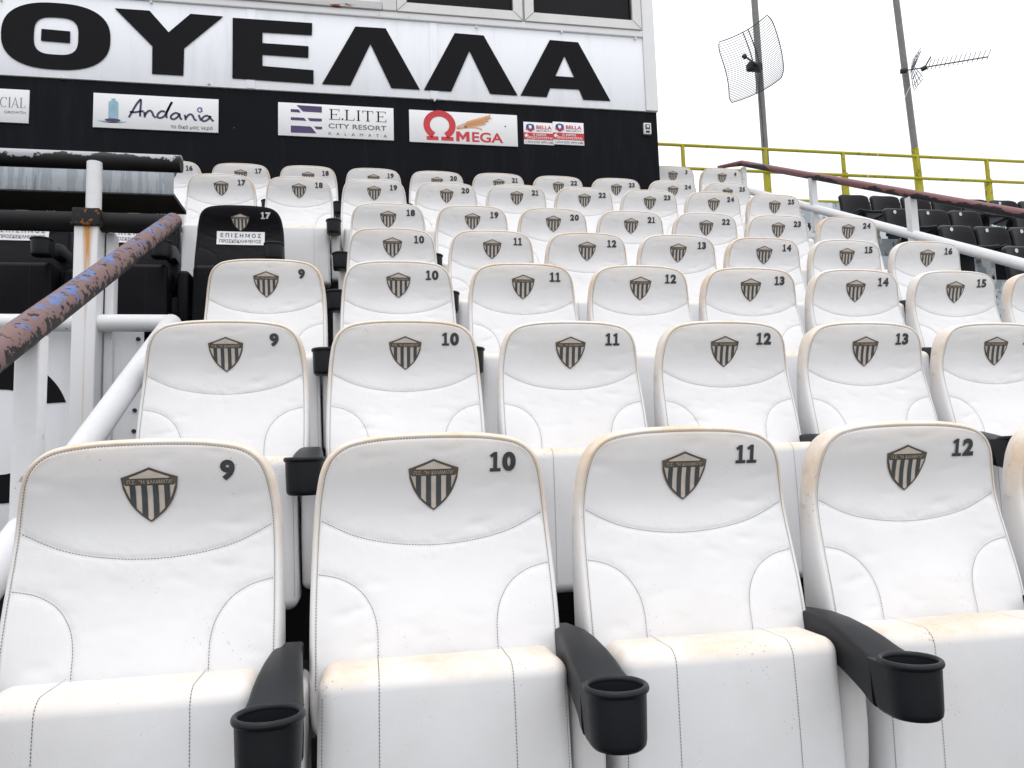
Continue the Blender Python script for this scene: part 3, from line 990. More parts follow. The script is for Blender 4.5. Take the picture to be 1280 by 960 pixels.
def prn(t, name, mat, fn, smooth=False):
    mb = MB(); fn(mb)
    # face the viewer (towards -Y)
    fs = []
    for f in mb.f:
        a, b, c = (Vector(mb.v[i]) for i in f[:3])
        fs.append(f if (b - a).cross(c - a).y <= 0 else tuple(reversed(f)))
    mb.f = fs
    return link(name, mb.mesh(name, mat, smooth=False), t)

def ser(mb, ch, x, w, z0, z1, mp, s=0.010, thin=0.35, asp=1.0):
    """a serif capital from straight strokes; s = stem width in u."""
    h = z1 - z0
    def bar(a, b, c, d): flat(mb, [(a, c), (b, c), (b, d), (a, d)], mp)
    sv = s * asp * thin
    if ch in 'EL':
        bar(x + .15 * w, x + .15 * w + s, z0, z1)
        bar(x, x + .15 * w + s * 1.8, z0, z0 + sv); bar(x, x + .15 * w + s * 1.8, z1 - sv, z1)
        bar(x, x + w, z0, z0 + sv); bar(x + w - s * .4, x + w, z0, z0 + h * .24)
        if ch == 'E':
            bar(x, x + w * .95, z1 - sv, z1); bar(x + w * .95 - s * .4, x + w * .95, z1 - h * .2, z1)
            bar(x + .15 * w, x + w * .7, z0 + h * .5 - sv / 2, z0 + h * .5 + sv / 2); bar(x + w * .7 - s * .3, x + w * .7, z0 + h * .4, z0 + h * .6)
    elif ch == 'I':
        bar(x + w / 2 - s / 2, x + w / 2 + s / 2, z0, z1)
        bar(x + w / 2 - s * 1.3, x + w / 2 + s * 1.3, z0, z0 + sv); bar(x + w / 2 - s * 1.3, x + w / 2 + s * 1.3, z1 - sv, z1)
    elif ch == 'T':
        bar(x + w / 2 - s / 2, x + w / 2 + s / 2, z0, z1)
        bar(x + w / 2 - s * 1.3, x + w / 2 + s * 1.3, z0, z0 + sv); bar(x, x + w, z1 - sv, z1)
        bar(x, x + s * .4, z1 - h * .22, z1); bar(x + w - s * .4, x + w, z1 - h * .22, z1)
    elif ch == 'A':
        flat(mb, [(x + w * .05, z0), (x + w * .05 + s * .45, z0), (x + w * .5, z1 - h * .08), (x + w * .47, z1)], mp)
        flat(mb, [(x + w * .95 - s, z0), (x + w * .95, z0), (x + w * .53, z1), (x + w * .47, z1)], mp)
        bar(x + w * .22, x + w * .72, z0 + h * .33, z0 + h * .33 + sv)
        bar(x - s * .3, x + w * .05 + s, z0, z0 + sv); bar(x + w * .95 - s * 1.6, x + w + s * .3, z0, z0 + sv)
    elif ch == 'C':
        pts = [(x + w * .52 + w * .5 * math.cos(a), z0 + h / 2 + h / 2 * 0.98 * math.sin(a)) for a in [math.radians(48 + k * 264 / 24) for k in range(25)]]
        ribbon(mb, pts, s * .9, mp); bar(x + w * .86, x + w * .86 + s * .4, z1 - h * .28, z1)

# 1: board cut by the picture edge
t, mp, w, h = board('sponsor_board', 'white sponsor board with thin serif capitals ending in CIAL, at the left picture edge', [(-118, 106), (37, 112.7), (37, 155), (-118, 148)])
def f(mb):
    us = [0.765, 0.830, 0.858, 0.925]; ws = [0.055, 0.02, 0.058, 0.045]
    for ch, u, ww in zip('CIAL', us, ws): ser(mb, ch, u, ww, 0.45, 0.75, mp(), 0.007, 0.35, 3.0)
prn(t, 'lettering', 'print_grey', f)
prn(t, 'small_lettering', 'print_grey', lambda mb: text_fit(mb, 'GROWTH', (0.80, 0.975, 0.27, 0.345), mp()))

# 2: water brand
t, mp, w, h = board('sponsor_board', 'white sponsor board with a blue water bottle and handwritten Andania lettering', [(117, 117), (273.6, 124.7), (273, 166.7), (117, 159.8)])
def A(x, y): return ((x - 67) / 627, 1 - (y - 68 - (x - 67) * 0.047) / 172)
STR = [[(243, 192), (258, 165), (277, 130), (293, 108), (301, 103), (301, 130), (299, 160), (299, 187)], [(247, 163), (270, 166), (295, 162), (316, 160)],
       [(319, 163), (321, 178), (322, 192)], [(322, 182), (336, 162), (350, 158), (360, 170), (366, 184), (378, 193)],
       [(424, 164), (405, 160), (388, 174), (386, 190), (402, 194), (420, 184), (437, 155), (450, 125), (458, 113)], [(458, 113), (440, 145), (430, 172), (432, 195)],
       [(492, 173), (474, 169), (455, 182), (454, 197), (470, 200), (488, 188), (496, 174), (498, 190), (508, 203)],
       [(522, 178), (526, 192), (528, 205)], [(527, 196), (543, 178), (556, 176), (566, 188), (572, 200), (583, 208)],
       [(594, 178), (599, 192), (606, 207)],
       [(650, 189), (633, 182), (614, 193), (611, 206), (625, 210), (644, 199), (652, 186), (656, 198), (670, 211)]]
def f(mb):
    for st in STR: ribbon(mb, smooth_path([(*A(*q), 0) for q in st], 6), 0.0, mp())
def stroke(mb, pts, wm):
    """brush stroke with a width in metres on a board."""
    P = [Vector((u * w, v * h)) for u, v in [(p[0], p[1]) for p in pts]]
    m0 = mp()
    ribbon(mb, P, wm, lambda x, z: m0(x / w, z / h))
prn(t, 'lettering', 'print_indigo', lambda mb: [stroke(mb, smooth_path([(*A(*q), 0) for q in st], 6), 0.017) for st in STR])
prn(t, 'swirl', 'print_blue', lambda mb: stroke(mb, smooth_path([(*A(*q), 0) for q in [(614, 158), (598, 164), (588, 154), (593, 143), (606, 143), (609, 151), (602, 154)]], 6), 0.009))
prn(t, 'tagline', 'print_grey', lambda mb: text_fit(mb, 'το δικό μας νερό', (0.615, 0.955, 0.045, 0.185), mp(), 0.008))
prn(t, 'bottle', 'print_water', lambda mb: (flat(mb, [A(*q) for q in [(143, 200), (142, 118), (147, 109), (186, 111), (190, 121), (190, 203)]], mp()), flat(mb, [A(*q) for q in [(156, 108), (156, 97), (176, 98), (176, 109)]], mp())))
prn(t, 'bottle_base', 'print_indigo', lambda mb: flat(mb, [(A(164, 206)[0] + 0.062 * math.cos(a), A(164, 206)[1] + 0.05 * math.sin(a)) for a in [2 * math.pi * k / 20 for k in range(20)]], mp(0.003)))
prn(t, 'splash', 'print_water', lambda mb: [stroke(mb, [(A(162, 208)[0] + r_ * math.cos(a), A(162, 208)[1] + 0.055 * math.sin(a)) for a in [math.radians(d) for d in range(180, 361, 12)]], 0.006) for r_ in (0.085, 0.11)])

# 3: hotel
t, mp, w, h = board('sponsor_board', 'white sponsor board with a purple barred logo and ELITE CITY RESORT lettering', [(347.8, 129), (492, 135.5), (492, 176), (347.8, 170)])
def Bq(x, y): return ((x - 990) / 577, 1 - (y - 115 - (x - 990) * 0.046) / 166)
prn(t, 'logo', 'print_purple', lambda mb: [flat(mb, [Bq(*q) for q in pl], mp()) for pl in (
    [(1080, 130), (1205, 137), (1205, 167), (1112, 162)], [(1052, 150), (1090, 152), (1100, 167), (1052, 164)], [(1052, 191), (1118, 194), (1128, 209), (1052, 205)],
    [(1134, 195), (1205, 198), (1205, 212), (1146, 210)], [(1052, 233), (1150, 238), (1178, 272), (1052, 268)], [(1166, 237), (1206, 239), (1206, 252), (1177, 251)])])
def f(mb):
    for ch, u, ww in zip('ELITE', [0.435, 0.57, 0.675, 0.725, 0.845], [0.095, 0.085, 0.03, 0.095, 0.09]): ser(mb, ch, u, ww, 0.55, 0.87, mp(), 0.013, 0.35, 3.0)
    flat(mb, [(0.545, 0.55), (0.558, 0.55), (0.558, 0.60), (0.545, 0.60)], mp())
prn(t, 'lettering', 'print_black', f)
prn(t, 'second_line', 'print_grey', lambda mb: text_fit(mb, 'CITY RESORT', (0.43, 0.935, 0.285, 0.43), mp(), 0.006))
prn(t, 'third_line', 'print_grey', lambda mb: text_fit(mb, 'K · A · L · A · M · A · T · A', (0.43, 0.94, 0.075, 0.165), mp()))

# 4: red omega
t, mp, w, h = board('sponsor_board', 'white sponsor board with a big red omega, wheat ears and red MEGA lettering', [(511, 137.5), (646.4, 145), (646.7, 184.7), (512, 177)])
def f(mb):
    cx, cz, R0 = 0.275, 0.56, 0.118
    k = w / h
    pts = [(cx + R0 * math.cos(a), cz + 0.94 * R0 * k * math.sin(a)) for a in [math.radians(-62 + q * 304 / 40) for q in range(41)]]
    stroke(mb, pts, 0.058)
    flat(mb, [(0.155, 0.08), (0.262, 0.08), (0.262, 0.20), (0.155, 0.20)], mp()); flat(mb, [(0.288, 0.08), (0.40, 0.08), (0.40, 0.20), (0.288, 0.20)], mp())
prn(t, 'omega', 'print_red', f)
def f(mb):
    x0, x1, z0, z1 = 0.425, 0.548, 0.08, 0.39
    flat(mb, [(x0 + (x1 - x0) * a, z0 + (z1 - z0) * b) for a, b in ((0, 0), (0.25, 0), (0.25, 0.58), (0.5, 0.12), (0.75, 0.58), (0.75, 0), (1, 0), (1, 1), (0.74, 1), (0.5, 0.55), (0.26, 1), (0, 1))], mp())
    text_fit(mb, 'EGA', (0.572, 0.862, 0.08, 0.395), mp(), 0.02)
prn(t, 'lettering', 'print_red', f)
def f(mb):
    for k in range(3):
        base, tip = (0.43, 0.47 + 0.03 * k), (0.70 + 0.03 * k, 0.76 + 0.09 * (k - 1))
        stroke(mb, smooth_path([(*base, 0), (0.53, 0.57 + 0.05 * k, 0), (*tip, 0)], 8), 0.006)
        for q in range(7):
            s_ = 0.25 + 0.1 * q
            px, pz = base[0] + (tip[0] - base[0]) * s_, 0.50 + 0.03 * k + (tip[1] - 0.46) * s_ * 0.95
            for d in (-1, 1): flat(mb, [(px, pz), (px + 0.012, pz + d * 0.045), (px + 0.042, pz + d * 0.055 + 0.04), (px + 0.03, pz + 0.025)], mp(0.002 + 0.0004 * (q + 7 * k)))
    stroke(mb, smooth_path([(0.44, 0.47, 0), (0.56, 0.53, 0), (0.64, 0.52, 0), (0.665, 0.46, 0)], 8), 0.012)
prn(t, 'wheat', 'print_wheat', f)
prn(t, 'screw', 'print_grey', lambda mb: flat(mb, [(0.885 + 0.008 * math.cos(a), 0.62 + 0.025 * math.sin(a)) for a in [k * math.pi / 5 for k in range(10)]], mp()))

# 5, 6: security stickers
for nm, cs, th in (('left one of the twin security stickers with a red band, beside the omega board', [(654, 152.8), (692, 154.0), (692.5, 181.6), (655, 180.5)], 0.005),
                   ('right one of the twin security stickers with a red band, towards the wall end', [(690.5, 152.5), (729, 154.5), (730, 182.4), (691.5, 181.0)], 0.010)):
    t, mp, w, h = board('security_sticker', nm, cs, th)
    prn(t, 'red_band', 'print_red', lambda mb: flat(mb, [(0.0, 0.21), (1.0, 0.21), (1.0, 0.52), (0.0, 0.52)], mp(0.0015)))
    prn(t, 'band_lettering', 'print_white', lambda mb: (text_fit(mb, 'Ο ΧΩΡΟΣ', (0.30, 0.74, 0.385, 0.485), mp(0.0030), 0.02), text_fit(mb, 'ΠΡΟΣΤΑΤΕΥΕΤΑΙ', (0.11, 0.93, 0.245, 0.345), mp(0.0030), 0.02)))
    prn(t, 'arrow', 'print_white', lambda mb: flat(mb, [(0.02, 0.40), (0.12, 0.50), (0.10, 0.42), (0.17, 0.39), (0.10, 0.35), (0.06, 0.29)], mp(0.0030)))
    prn(t, 'phone_line', 'print_grey', lambda mb: text_fit(mb, '1. 27210 22720 · 69972 51682', (0.06, 0.96, 0.06, 0.15), mp(0.0015), 0.01))
    prn(t, 'lettering', 'print_red', lambda mb: text_fit(mb, 'BELLA', (0.42, 0.93, 0.70, 0.86), mp(0.0015), 0.025))
    prn(t, 'small_lettering', 'print_blue', lambda mb: text_fit(mb, 'SECURITY', (0.42, 0.93, 0.585, 0.655), mp(0.0015), 0.01))
    em = prn(t, 'emblem', 'print_blue', lambda mb: flat(mb, [(0.10, 0.88), (0.22, 0.93), (0.34, 0.88), (0.36, 0.75), (0.30, 0.62), (0.22, 0.55), (0.14, 0.62), (0.08, 0.75)], mp(0.0015)))
    prn(em, 'emblem_inset', 'print_white', lambda mb: flat(mb, [(0.17, 0.85), (0.26, 0.85), (0.27, 0.74), (0.22, 0.68), (0.17, 0.74)], mp(0.0030)))
    prn(em, 'emblem_ribbon', 'print_red', lambda mb: flat(mb, [(0.07, 0.66), (0.22, 0.60), (0.37, 0.66), (0.37, 0.71), (0.22, 0.65), (0.07, 0.71)], mp(0.0040)))

# small grey wall box
a = at(808.5, 169, Y=WY)
t = thing('wall_box', 'small pale grey switch box near the right end of the black wall', 'switch box', (a.x, WY - 0.001, a.z))
mb = MB(); mb.rbox(-0.036, 0.036, -0.03, 0, 0, 0.108, 0.004, n=2, flat=1); link('housing', mb.mesh('housing', 'aluminium'), t)
mb = MB(); mb.rbox(-0.023, 0.023, -0.036, -0.0305, 0.045, 0.092, 0.002, n=1, flat=1); c_ = link('cover', mb.mesh('cover', 'print_grey'), t)
mb = MB(); mb.rbox(-0.011, 0.011, -0.041, -0.0365, 0.058, 0.080, 0.002, n=1, flat=1); link('button', mb.mesh('button', 'aluminium'), c_)
mb = MB(); mb.box(-0.02, 0.02, -0.033, -0.0305, 0.012, 0.028); link('slot', mb.mesh('slot', 'print_black'), t)

# ------------------------------------------------------------------ left: guest box with desk, rails and black seats
GY = 3.40                                                 # plane of the box's front rail
corner_hi, corner_lo = at(221, 277, Y=GY), at(210, 404, Y=GY)
RX = (corner_hi.x + corner_lo.x) / 2
SLOPE = Vector((0, -0.795, -0.392))                        # down the stairs
def railpt(z0, y): return Vector((RX, y, z0 + (y - GY) * 0.517))
zh, zl = corner_hi.z, corner_lo.z

t = thing('stair_handrail', 'peeling pink and blue handrail on white square posts beside the leftmost seats', 'handrail', (RX, GY, 0))
def T(name, pts, r, mat, parent, n=16, o=None):
    mb = MB(); P = [Vector(p) - Vector(parent.location) for p in pts]
    mb.tube(P, r, n)
    return link(name, mb.mesh(name, mat, angle=50), parent)
pts = [railpt(zh, GY - 0.10 * k) for k in range(0, 32)]
T('top_rail', pts, 0.037, 'rail_peeling', t, 20)
low = [Vector((RX, y, zl + (y - GY) * (0.440 / 0.795))) for y in [GY - 0.1 * k for k in range(0, 32)]]
T('lower_rail', low, 0.040, 'rail_white', t, 18)
def post(parent, x, y, z0, z1, w, mat='rail_white', r=0.006):
    mb = MB(); L = parent.location
    mb.rbox(x - w / 2 - L.x, x + w / 2 - L.x, y - w / 2 - L.y, y + w / 2 - L.y, z0 - L.z, z1 - L.z, r, n=2, flat=2)
    return link('post', mb.mesh('post', mat, angle=40), parent)
yp = at(37, 520, X=RX).y
post(t, RX, yp, -0.4, railpt(zh, yp).z - 0.02, 0.056)
post(t, RX, 0.62, -1.1, railpt(zh, 0.62).z - 0.02, 0.070)

t = thing('box_guardrail', 'black and white pipe guardrail across the front of the guest box at left', 'guardrail', (at(112, 300, Y=GY).x, GY, at(112, 281, Y=GY).z))
e1 = at(227, 206, Y=GY)
z1_ = at(118, 201, Y=GY).z
T('top_tube', [(XL, GY, z1_), (-2.2, GY, z1_), (-1.4, GY, z1_), (e1.x, GY, z1_)], 0.037, 'tube_black', t, 20)
z2_ = at(118, 278, Y=GY).z
T('middle_tube', [(XL, GY, z2_), (-1.6, GY, z2_), (RX + 0.01, GY, z2_)], 0.042, 'black_steel', t, 18)
T('bottom_tube', [(XL, GY, zl), (-1.6, GY, zl), (RX, GY, zl)], 0.036, 'rail_white', t, 18)
px_, pz_ = at(112, 300, Y=GY).x, at(112, 281, Y=GY).z
mb = MB(); mb.rbox(-0.046, 0.046, -0.046, 0.046, -1.2, 0.0, 0.006, n=2, flat=2)
link('post', mb.mesh('post', 'post_rust'), t)
mb = MB(); mb.rbox(0.050, 0.085, 0.04, 0.10, -1.2, -0.02, 0.006, n=2, flat=2)
link('rear_post', mb.mesh('rear_post', 'rail_white'), t)
mb = MB(); mb.tube([(0.022, -0.03, 0.02), (0.022, -0.03, z1_ - pz_ - 0.02)], 0.030, 16)
link('upper_post', mb.mesh('upper_post', 'rail_white'), t)
mb = MB(); mb.rbox(-0.052, 0.056, -0.062, 0.05, -0.02, 0.055, 0.008, n=2, flat=1)
cl = link('clamp', mb.mesh('clamp', 'clamp_rust'), t)
for s in (-1, 1):
    mb = MB(); mb.tube([(s * 0.062, -0.03, -0.005), (s * 0.046, -0.03, -0.005)], 0.012, 8)
    link('bolt', mb.mesh('bolt', 'rubber'), cl)

# desk in front of the black seats
fY = GY + 0.14
fa, fb = at(216, 209, Y=fY), at(216, 243, Y=fY)
t = thing('press_desk', 'long desk with galvanised front and dark underside above the black seats', 'desk', (fb.x, fY, fb.z))
mb = MB(); mb.rbox(XL - fb.x, 0, 0, 0.02, 0.0, fa.z - fb.z, 0.004, n=1, flat=6)
link('front_sheet', mb.mesh('front_sheet', 'galvanised', angle=30), t)
mb = MB(); mb.box(XL - fb.x, -0.001, 0.021, 0.27, -0.002, 0.014)
link('underside', mb.mesh('underside', 'dark_ply', smooth=False), t)
for xx in (-2.6, -1.25):
    mb = MB(); mb.box(xx, xx + 0.03, 0.23, 0.26, -0.95, -0.004)
    link('leg', mb.mesh('leg', 'black_steel', smooth=False), t)

# white board with a black letter under the lower pipe
bY = GY + 0.065
br, bt = at(178.5, 470, Y=bY).x, at(100, 411, Y=bY).z
t = thing('advert_board', 'white advertising board with part of a black round letter below the guardrail', 'board', (br, bY, 0.3))
mb = MB(); mb.rbox(XL - br, 0, 0, 0.012, 0.0, bt - 0.3, 0.003, n=1, flat=1)
link('panel', mb.mesh('panel', 'board_white', angle=30), t)
def BL(u, v): p = at(u, v, Y=bY); return Vector((p.x - br, p.z - 0.3))
cc = BL(0, 540); ro = (BL(88, 540) - cc).x; rz_ = (BL(0, 452) - cc).y
arc_o = [(cc.x + ro * math.copysign(abs(math.cos(a)) ** .85, math.cos(a)), cc.y + rz_ * math.sin(a)) for a in [math.radians(24 + k * 312 / 60) for k in range(61)]]
arc_i = [(cc.x + ro * .56 * math.copysign(abs(math.cos(a)) ** .85, math.cos(a)), cc.y + rz_ * .60 * math.sin(a)) for a in [math.radians(40 + k * 280 / 60) for k in range(61)]]
poly = ccw(arc_o + list(reversed(arc_i)))
mb = MB(); mb.prism([poly], lambda x, z, d=0.0: Vector((x, -0.003 + d, z)), 0.002)
link('letter', mb.mesh('letter', 'print_black', smooth=False), t)
for (u, v) in ((168.5, 513), (167.5, 539), (173, 424), (20, 419), (100, 419)):
    q = BL(u, v)
    mb = MB(); mb.tube([(q.x, 0.0, q.y), (q.x, -0.006, q.y)], 0.009, 10)
    link('rivet', mb.mesh('rivet', 'rubber'), t)

# black guest seats with a paper notice on the backrest
def sticker_mesh():
    mb = MB()
    x0, x1, z0, z1 = -0.125, 0.130, 0.822, 0.905
    n = 14; vs = []; fs = []
    for i in range(n + 1):
        for j in range(3): vs.append(on_face(x0 + (x1 - x0) * i / n, z0 + (z1 - z0) * j / 2, 0.004))
    for i in range(n):
        for j in range(2):
            a = i * 3 + j; fs.append((a, a + 3, a + 4, a + 1))
    mb.add(vs, fs)
    me = mb.mesh('notice', 'print_white')
    m2 = MB(); mp = lambda x, z: on_face(x, z, 0.0062)
    text_fit(m2, 'Ε Π Ι Σ Η Μ Ο Σ', (-0.105, 0.110, 0.869, 0.894), mp, 0.02)
    text_fit(m2, 'ΠΡΟΣΚΕΚΛΗΜΕΝΟΣ', (-0.110, 0.112, 0.834, 0.856), mp, 0.012)
    return me, m2.mesh('notice_lettering', 'print_grey', smooth=False)
NOTE, NOTE_T = sticker_mesh()
xo, d5, z5 = ROWS[4]
BY = d5
c17 = at(300, 272, Y=BY)
for k, (num, lab) in enumerate(((17, 'black leather guest seat printed 17 with white notice, right of the desk end'),
                                (16, 'black leather guest seat with white notice just behind the rusty guardrail post'),
                                (15, 'black leather guest seat with white notice, leftmost one behind the guardrail'),)):
    X = c17.x - k * 0.585
    s = seat((X, BY, c17.z - 1.0 + 0.017), num, lab, 'black guest seats', black=True, scale=(1.06, 1.0, 1.0))
    o = link('notice', NOTE, s); link('notice_lettering', NOTE_T, o)

# ------------------------------------------------------------------ right: rails, black plastic seats on a peeling terrace
RXR = 3.88
a0, a1 = at(927, 204, X=RXR), at(1280, 268, X=RXR)
dirr = (a1 - a0).normalized()
t = thing('stair_handrail', 'maroon peeling handrail sloping down right of the white seats, on white posts', 'handrail', (RXR, a0.y, a0.z))
b0 = a0 + Vector((-0.22, 0.35, 0.02))
T('top_rail', [at(897, 209.5, Y=a0.y + 0.12), at(912, 206.5, Y=a0.y + 0.05), a0] + [a0 + dirr * (0.25 * k) for k in range(1, 26)], [0.018, 0.022, 0.030] + [0.031] * 25, 'rail_maroon', t, 16)
l0, l1 = at(975, 249, X=RXR), at(1280, 331, X=RXR)
dl = (l1 - l0).normalized()
T('lower_rail', [l0 + dl * (0.3 * k) for k in range(-2, 20)], 0.036, 'rail_white', t, 16)
def slanted(parent, p, q, w):
    mb = MB(); L = Vector(parent.location); p = p - L; q = q - L
    c = [(-1, -1), (1, -1), (1, 1), (-1, 1)]
    mb.add([p + Vector((a * w / 2, b * w / 2, 0)) for a, b in c] + [q + Vector((a * w / 2, b * w / 2, 0)) for a, b in c],
           [(0, 1, 2, 3), (7, 6, 5, 4), (0, 4, 5, 1), (1, 5, 6, 2), (2, 6, 7, 3), (3, 7, 4, 0)])
    return link('post', mb.mesh('post', 'rail_white', smooth=False), parent)
for (u0, v0, u1, v1, w) in ((929, 210, 935, 262, 0.045), (1015, 222, 1023, 290, 0.05), (1138, 247, 1151, 330, 0.055)):
    p = at(u0, v0, X=RXR)
    q = at(u1, v1, Y=p.y)
    slanted(t, Vector((RXR, p.y, p.z)), Vector((RXR, p.y, q.z)), w)

PB = 0.485
rowsR = [(9.25, 1061.5, 244.6, [0, 1, 2, 3, 4, 5, 6]), (8.45, 1117, 261.8, [0, 1, 2, 4]), (7.66, 1187, 283, [0, 1, 2]), (6.87, 1267, 309, [0])]
def black_seat_meshes():
    def curl(p):
        p = p.copy(); k = max(0.0, (p.z - 0.40) / 0.40)
        p.z -= 0.05 * k * abs(p.x / 0.232) ** 5
        p.y += 0.05 * k + 0.05 * max(0, k - 0.75) - 0.05 * (p.x / 0.232) ** 2
        p.x *= 1.0 - 0.02 * k * k
        return p
    b = MB(); b.rbox(-0.232, 0.232, 0.12, 0.18, 0.40, 0.80, 0.029, n=4, flat=12, fn=curl)
    def dish(p):
        p = p.copy(); p.z -= 0.02 * (1 - min(1, (p.x / 0.2) ** 2)); return p
    s = MB(); s.rbox(-0.215, 0.215, -0.25, 0.165, 0.405, 0.445, 0.018, n=3, flat=6, fn=dish)
    l = MB(); l.box(-0.03, 0.03, -0.05, 0.11, 0.0, 0.39)
    d = MB(); n = 16
    d.add([(-0.055 + 0.022 * math.cos(2 * math.pi * k / n), 0.150, 0.735 + 0.024 * math.sin(2 * math.pi * k / n)) for k in range(n)], [tuple(range(n))])
    return (b.mesh('backrest', 'black_plastic', angle=60), s.mesh('seat', 'black_plastic', angle=60), l.mesh('support', 'black_steel', smooth=False), d.mesh('number_disc', 'number_white', smooth=False))
BSM = black_seat_meshes()
RN = ['top row under the yellow railing', 'second row from the top',
      'third row from the top', 'lowest row behind the white rail']
def plastic_seat(loc, label, dot=True, back=True):
    s = thing('plastic_seat', label, 'seat', loc, 'black plastic seats on the right')
    part('seat', BSM[1], s); part('support', BSM[2], s)
    if back:
        part('backrest', BSM[0], s)
        if dot: part('number_disc', BSM[3], s)
    return s
terr = []
for r, (Y, u, v, ks) in enumerate(rowsR):
    p = at(u, v, Y=Y + 0.24)
    fl = p.z - 0.80
    terr.append((Y, fl))
    for k in ks:
        plastic_seat((p.x + k * PB, Y, fl), 'black plastic seat, %s in the %s' % ('leftmost' if k == 0 else ORD[ks.index(k)] + ' from the left', RN[r]), dot=(r > 0 or k == 5))
    if r == 1:
        plastic_seat((p.x + 3 * PB, Y, fl), 'black plastic seat without a backrest in the second row from the top', back=False)
p = terr[-1]
terr += [(p[0] - 0.79, p[1] - 0.392), (p[0] - 1.58, p[1] - 0.784), (p[0] - 2.37, p[1] - 1.176)]
for i, (Y, fl) in enumerate(terr):
    y1 = 11.25 if i == 0 else terr[i - 1][0] - 0.352
    mb = MB(); mb.box(4.25, 16, Y - 0.35, y1, -5, fl)
    tag(link('terrace_step', mb.mesh('terrace_step', 'wall_peeling', smooth=False)), kind='structure')

# ------------------------------------------------------------------ yellow railing, masts and aerials
YY = 10.8
t = thing('yellow_railing', 'yellow pipe railing along the top edge of the stand', 'railing', (at(1050, 250, Y=YY).x, YY, at(1050, 250, Y=YY).z))
for nm, a, b, r in (('top_rail', (822, 179), (1279, 203), 0.025), ('middle_rail', (860, 211), (1279, 228), 0.025), ('bottom_rail', (1000, 250.5), (1050, 253), 0.025)):
    p, q = at(*a, Y=YY), at(*b, Y=YY)
    z = (p.z + q.z) / 2
    T(nm, [(1.5, YY, z), (6, YY, z), (17, YY, z)], r, 'rail_yellow', t, 12)
pw = at(1020, 255, Y=YY).z
mb = MB(); mb.rbox(-6.2, 8.5, -0.14, 0.14, 0.0, pw - terr[0][1] + 0.4, 0.01, n=1, flat=1)
tag(link('parapet_wall', mb.mesh('parapet_wall', 'wall_peeling', angle=30), loc=(8.9, YY + 0.05, terr[0][1] - 0.4)), 'low grey weathered parapet wall under the yellow railing behind the black seats', 'wall')
zt_, zm_, zb_ = at(1050, 191, Y=YY).z, at(1050, 218, Y=YY).z, 2.6
for u in (854, 957, 1054, 1146, 1233, 1325):
    x = at(u, 200, Y=YY).x
    post(t, x, YY + 0.001, zm_, zt_, 0.05, 'rail_yellow')
    post(t, x + 0.03, YY + 0.045, zb_, zm_ + 0.04, 0.085 if u != 854 else 0.05, 'rail_yellow')

def mast(u0, v0, u1, v1, Y, r, label):
    p, q = at(u0, v0, Y=Y), at(u1, v1, Y=Y)
    d = (p - q)
    top = q + d * 1.45; bot = q - d * 0.35
    t = thing('aerial_mast', label, 'mast', bot)
    T('pole', [bot, q, p, top], r, 'mast_steel', t, 14)
    return t, p, q
t1, p, q = mast(943, 0, 960, 240, YY + 0.20, 0.054, 'grey steel mast carrying the wire dish, left one of two')
T('cable', [Vector((0, -0.09, 0)) + at(u, v, Y=YY + 0.2) for u, v in ((946, 100), (946, 125), (949, 150), (951, 180), (952, 205))], 0.007, 'wire_steel', t1, 6)
t2, p2, q2 = mast(1120, 0, 1150, 237, YY + 0.20, 0.053, 'grey steel mast carrying the rod aerial, right one of two, painted yellow below')
q_ = at(1150, 237, Y=YY + 0.2); p_ = at(1143.5, 186, Y=YY + 0.2)
T('painted_foot', [q_, p_], 0.058, 'rail_yellow', t2, 14)

# wire-grid dish
ctr = at(944.5, 80, Y=YY - 0.05)
t = thing('grid_dish', 'curved wire-grid dish antenna clamped to the left mast', 'antenna', ctr)
ax = Vector((-0.80, -0.60, -0.05)).normalized()           # where the dish looks
uu = Vector((0, 0, 1)).cross(ax).normalized()
vv = ax.cross(uu)
tilt = math.radians(7)
uu, vv = uu * math.cos(tilt) + vv * math.sin(tilt), vv * math.cos(tilt) - uu * math.sin(tilt)
FL = 0.44
def D(a, b): return uu * a + vv * b + ax * ((a * a + b * b) / (4 * FL)) - ax * 0.03
def halfw(b): return 0.46 * (1 - 0.10 * max(0, (abs(b) - 0.36) / 0.17) ** 2)
for k in range(33):
    b = -0.53 + 1.06 * k / 32
    hw = halfw(b)
    mb = MB(); mb.tube([D(-hw + 2 * hw * i / 12, b) for i in range(13)], 0.0050, 5)
    link('grid_wire', mb.mesh('grid_wire', 'wire_steel'), t)
edge = [D(-halfw(b), b) for b in [-0.53 + 1.06 * i / 20 for i in range(21)]]
edge2 = [D(halfw(b), b) for b in [0.53 - 1.06 * i / 20 for i in range(21)]]
mb = MB(); mb.tube(edge + [D(-halfw(.53) + 2 * halfw(.53) * i / 8, 0.53) for i in range(1, 8)] + edge2 + [D(halfw(.53) - 2 * halfw(.53) * i / 8, -0.53) for i in range(1, 8)], 0.0085, 6, closed=True)
link('frame', mb.mesh('frame', 'wire_steel'), t)
for a in (-0.045, 0.045):
    mb = MB(); mb.tube([D(a, -0.53 + 1.06 * i / 16) - ax * 0.008 for i in range(17)], 0.0095, 6)
    link('rib', mb.mesh('rib', 'wire_steel'), t)
mb = MB(); mb.tube([ax * -0.12, ax * 0.1, ax * 0.40], [0.03, 0.016, 0.014], 8); fd = link('feed_arm', mb.mesh('feed_arm', 'wire_steel'), t)
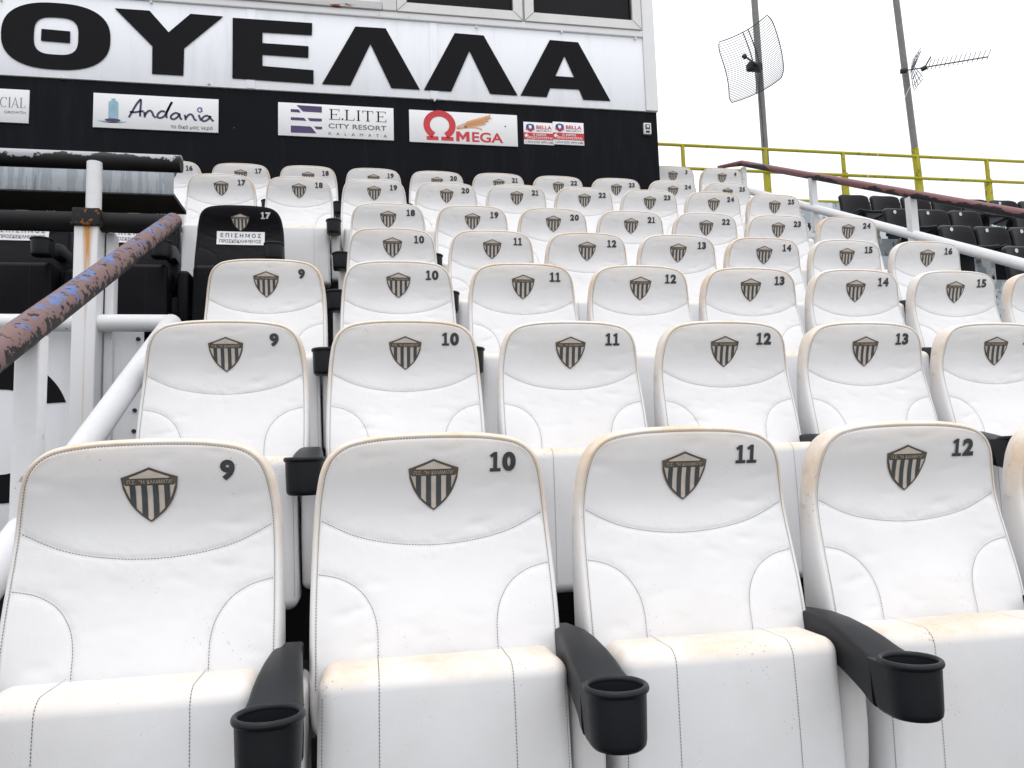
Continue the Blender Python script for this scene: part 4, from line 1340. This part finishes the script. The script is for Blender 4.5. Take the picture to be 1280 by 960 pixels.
mb = MB(); mb.tube([ax * 0.36 - vv * 0.02, ax * 0.40, ax * 0.46 - vv * 0.03], [0.03, 0.04, 0.02], 8); link('feed_horn', mb.mesh('feed_horn', 'rubber'), fd)
mb = MB(); mb.rbox(-0.10, 0.14, 0.02, 0.14, -0.07, 0.05, 0.02, n=2, flat=1); link('clamp', mb.mesh('clamp', 'rubber'), t)

# rod aerial
b0, b1 = at(1127, 89, Y=YY + 0.1), at(1235, 71, Y=YY - 0.5)
t = thing('rod_aerial', 'long rod aerial with short cross elements on the right mast', 'antenna', b0)
bd = b1 - b0
T('boom', [b0, b0 + bd * 0.5, b1], 0.011, 'wire_steel', t, 8)
el = Vector((0.25, -0.35, 0.9)).normalized()
for k in range(14):
    s = 0.32 + 0.68 * (k / 13) ** 1.08
    p = b0 + bd * s
    T('element', [p - el * 0.055, p + el * 0.125], 0.006, 'wire_steel', t, 5)
T('dipole', [b0 + bd * 0.27 - el * 0.02, b0 + bd * 0.30 + el * 0.17], 0.012, 'wire_steel', t, 6)
T('junction_box', [b0 + bd * 0.235 - Vector((0, 0, 0.03)), b0 + bd * 0.29], 0.04, 'rubber', t, 8)
T('mast_clamp', [b0 - bd * 0.015, b0 + bd * 0.06], 0.045, 'rubber', t, 8)
for sgn, lean in ((1, 0.10), (-1, 0.08)):
    base = b0 + bd * 0.13
    for k in range(5):
        off = Vector((0.035 * (k - 2), 0.10 * (k - 2), 0))
        T('reflector_rod', [base + off * 0.4, base + off + Vector((lean, 0, sgn * 0.27 - 0.02 * abs(k - 2) * sgn))], 0.0065, 'wire_steel', t, 5)
    for s in (0.4, 0.75, 1.0):
        T('reflector_bar', [base + (Vector((0.035 * k, 0.10 * k, 0)) * (0.4 + 0.6 * s)) + Vector((lean * s, 0, sgn * 0.27 * s)) for k in (-2, 2)], 0.006, 'wire_steel', t, 5)
g0, g1 = at(1139, 105, Y=YY + 0.1), at(1084, 222, Y=YY - 0.1)
mb = MB(); mb.tube([Vector((0, 0, 0)), g1 - g0], 0.0035, 5)
tag(link('guy_wire', mb.mesh('guy_wire', 'aluminium'), loc=g0), 'thin guy wire running down from the right mast to the yellow railing', 'wire')
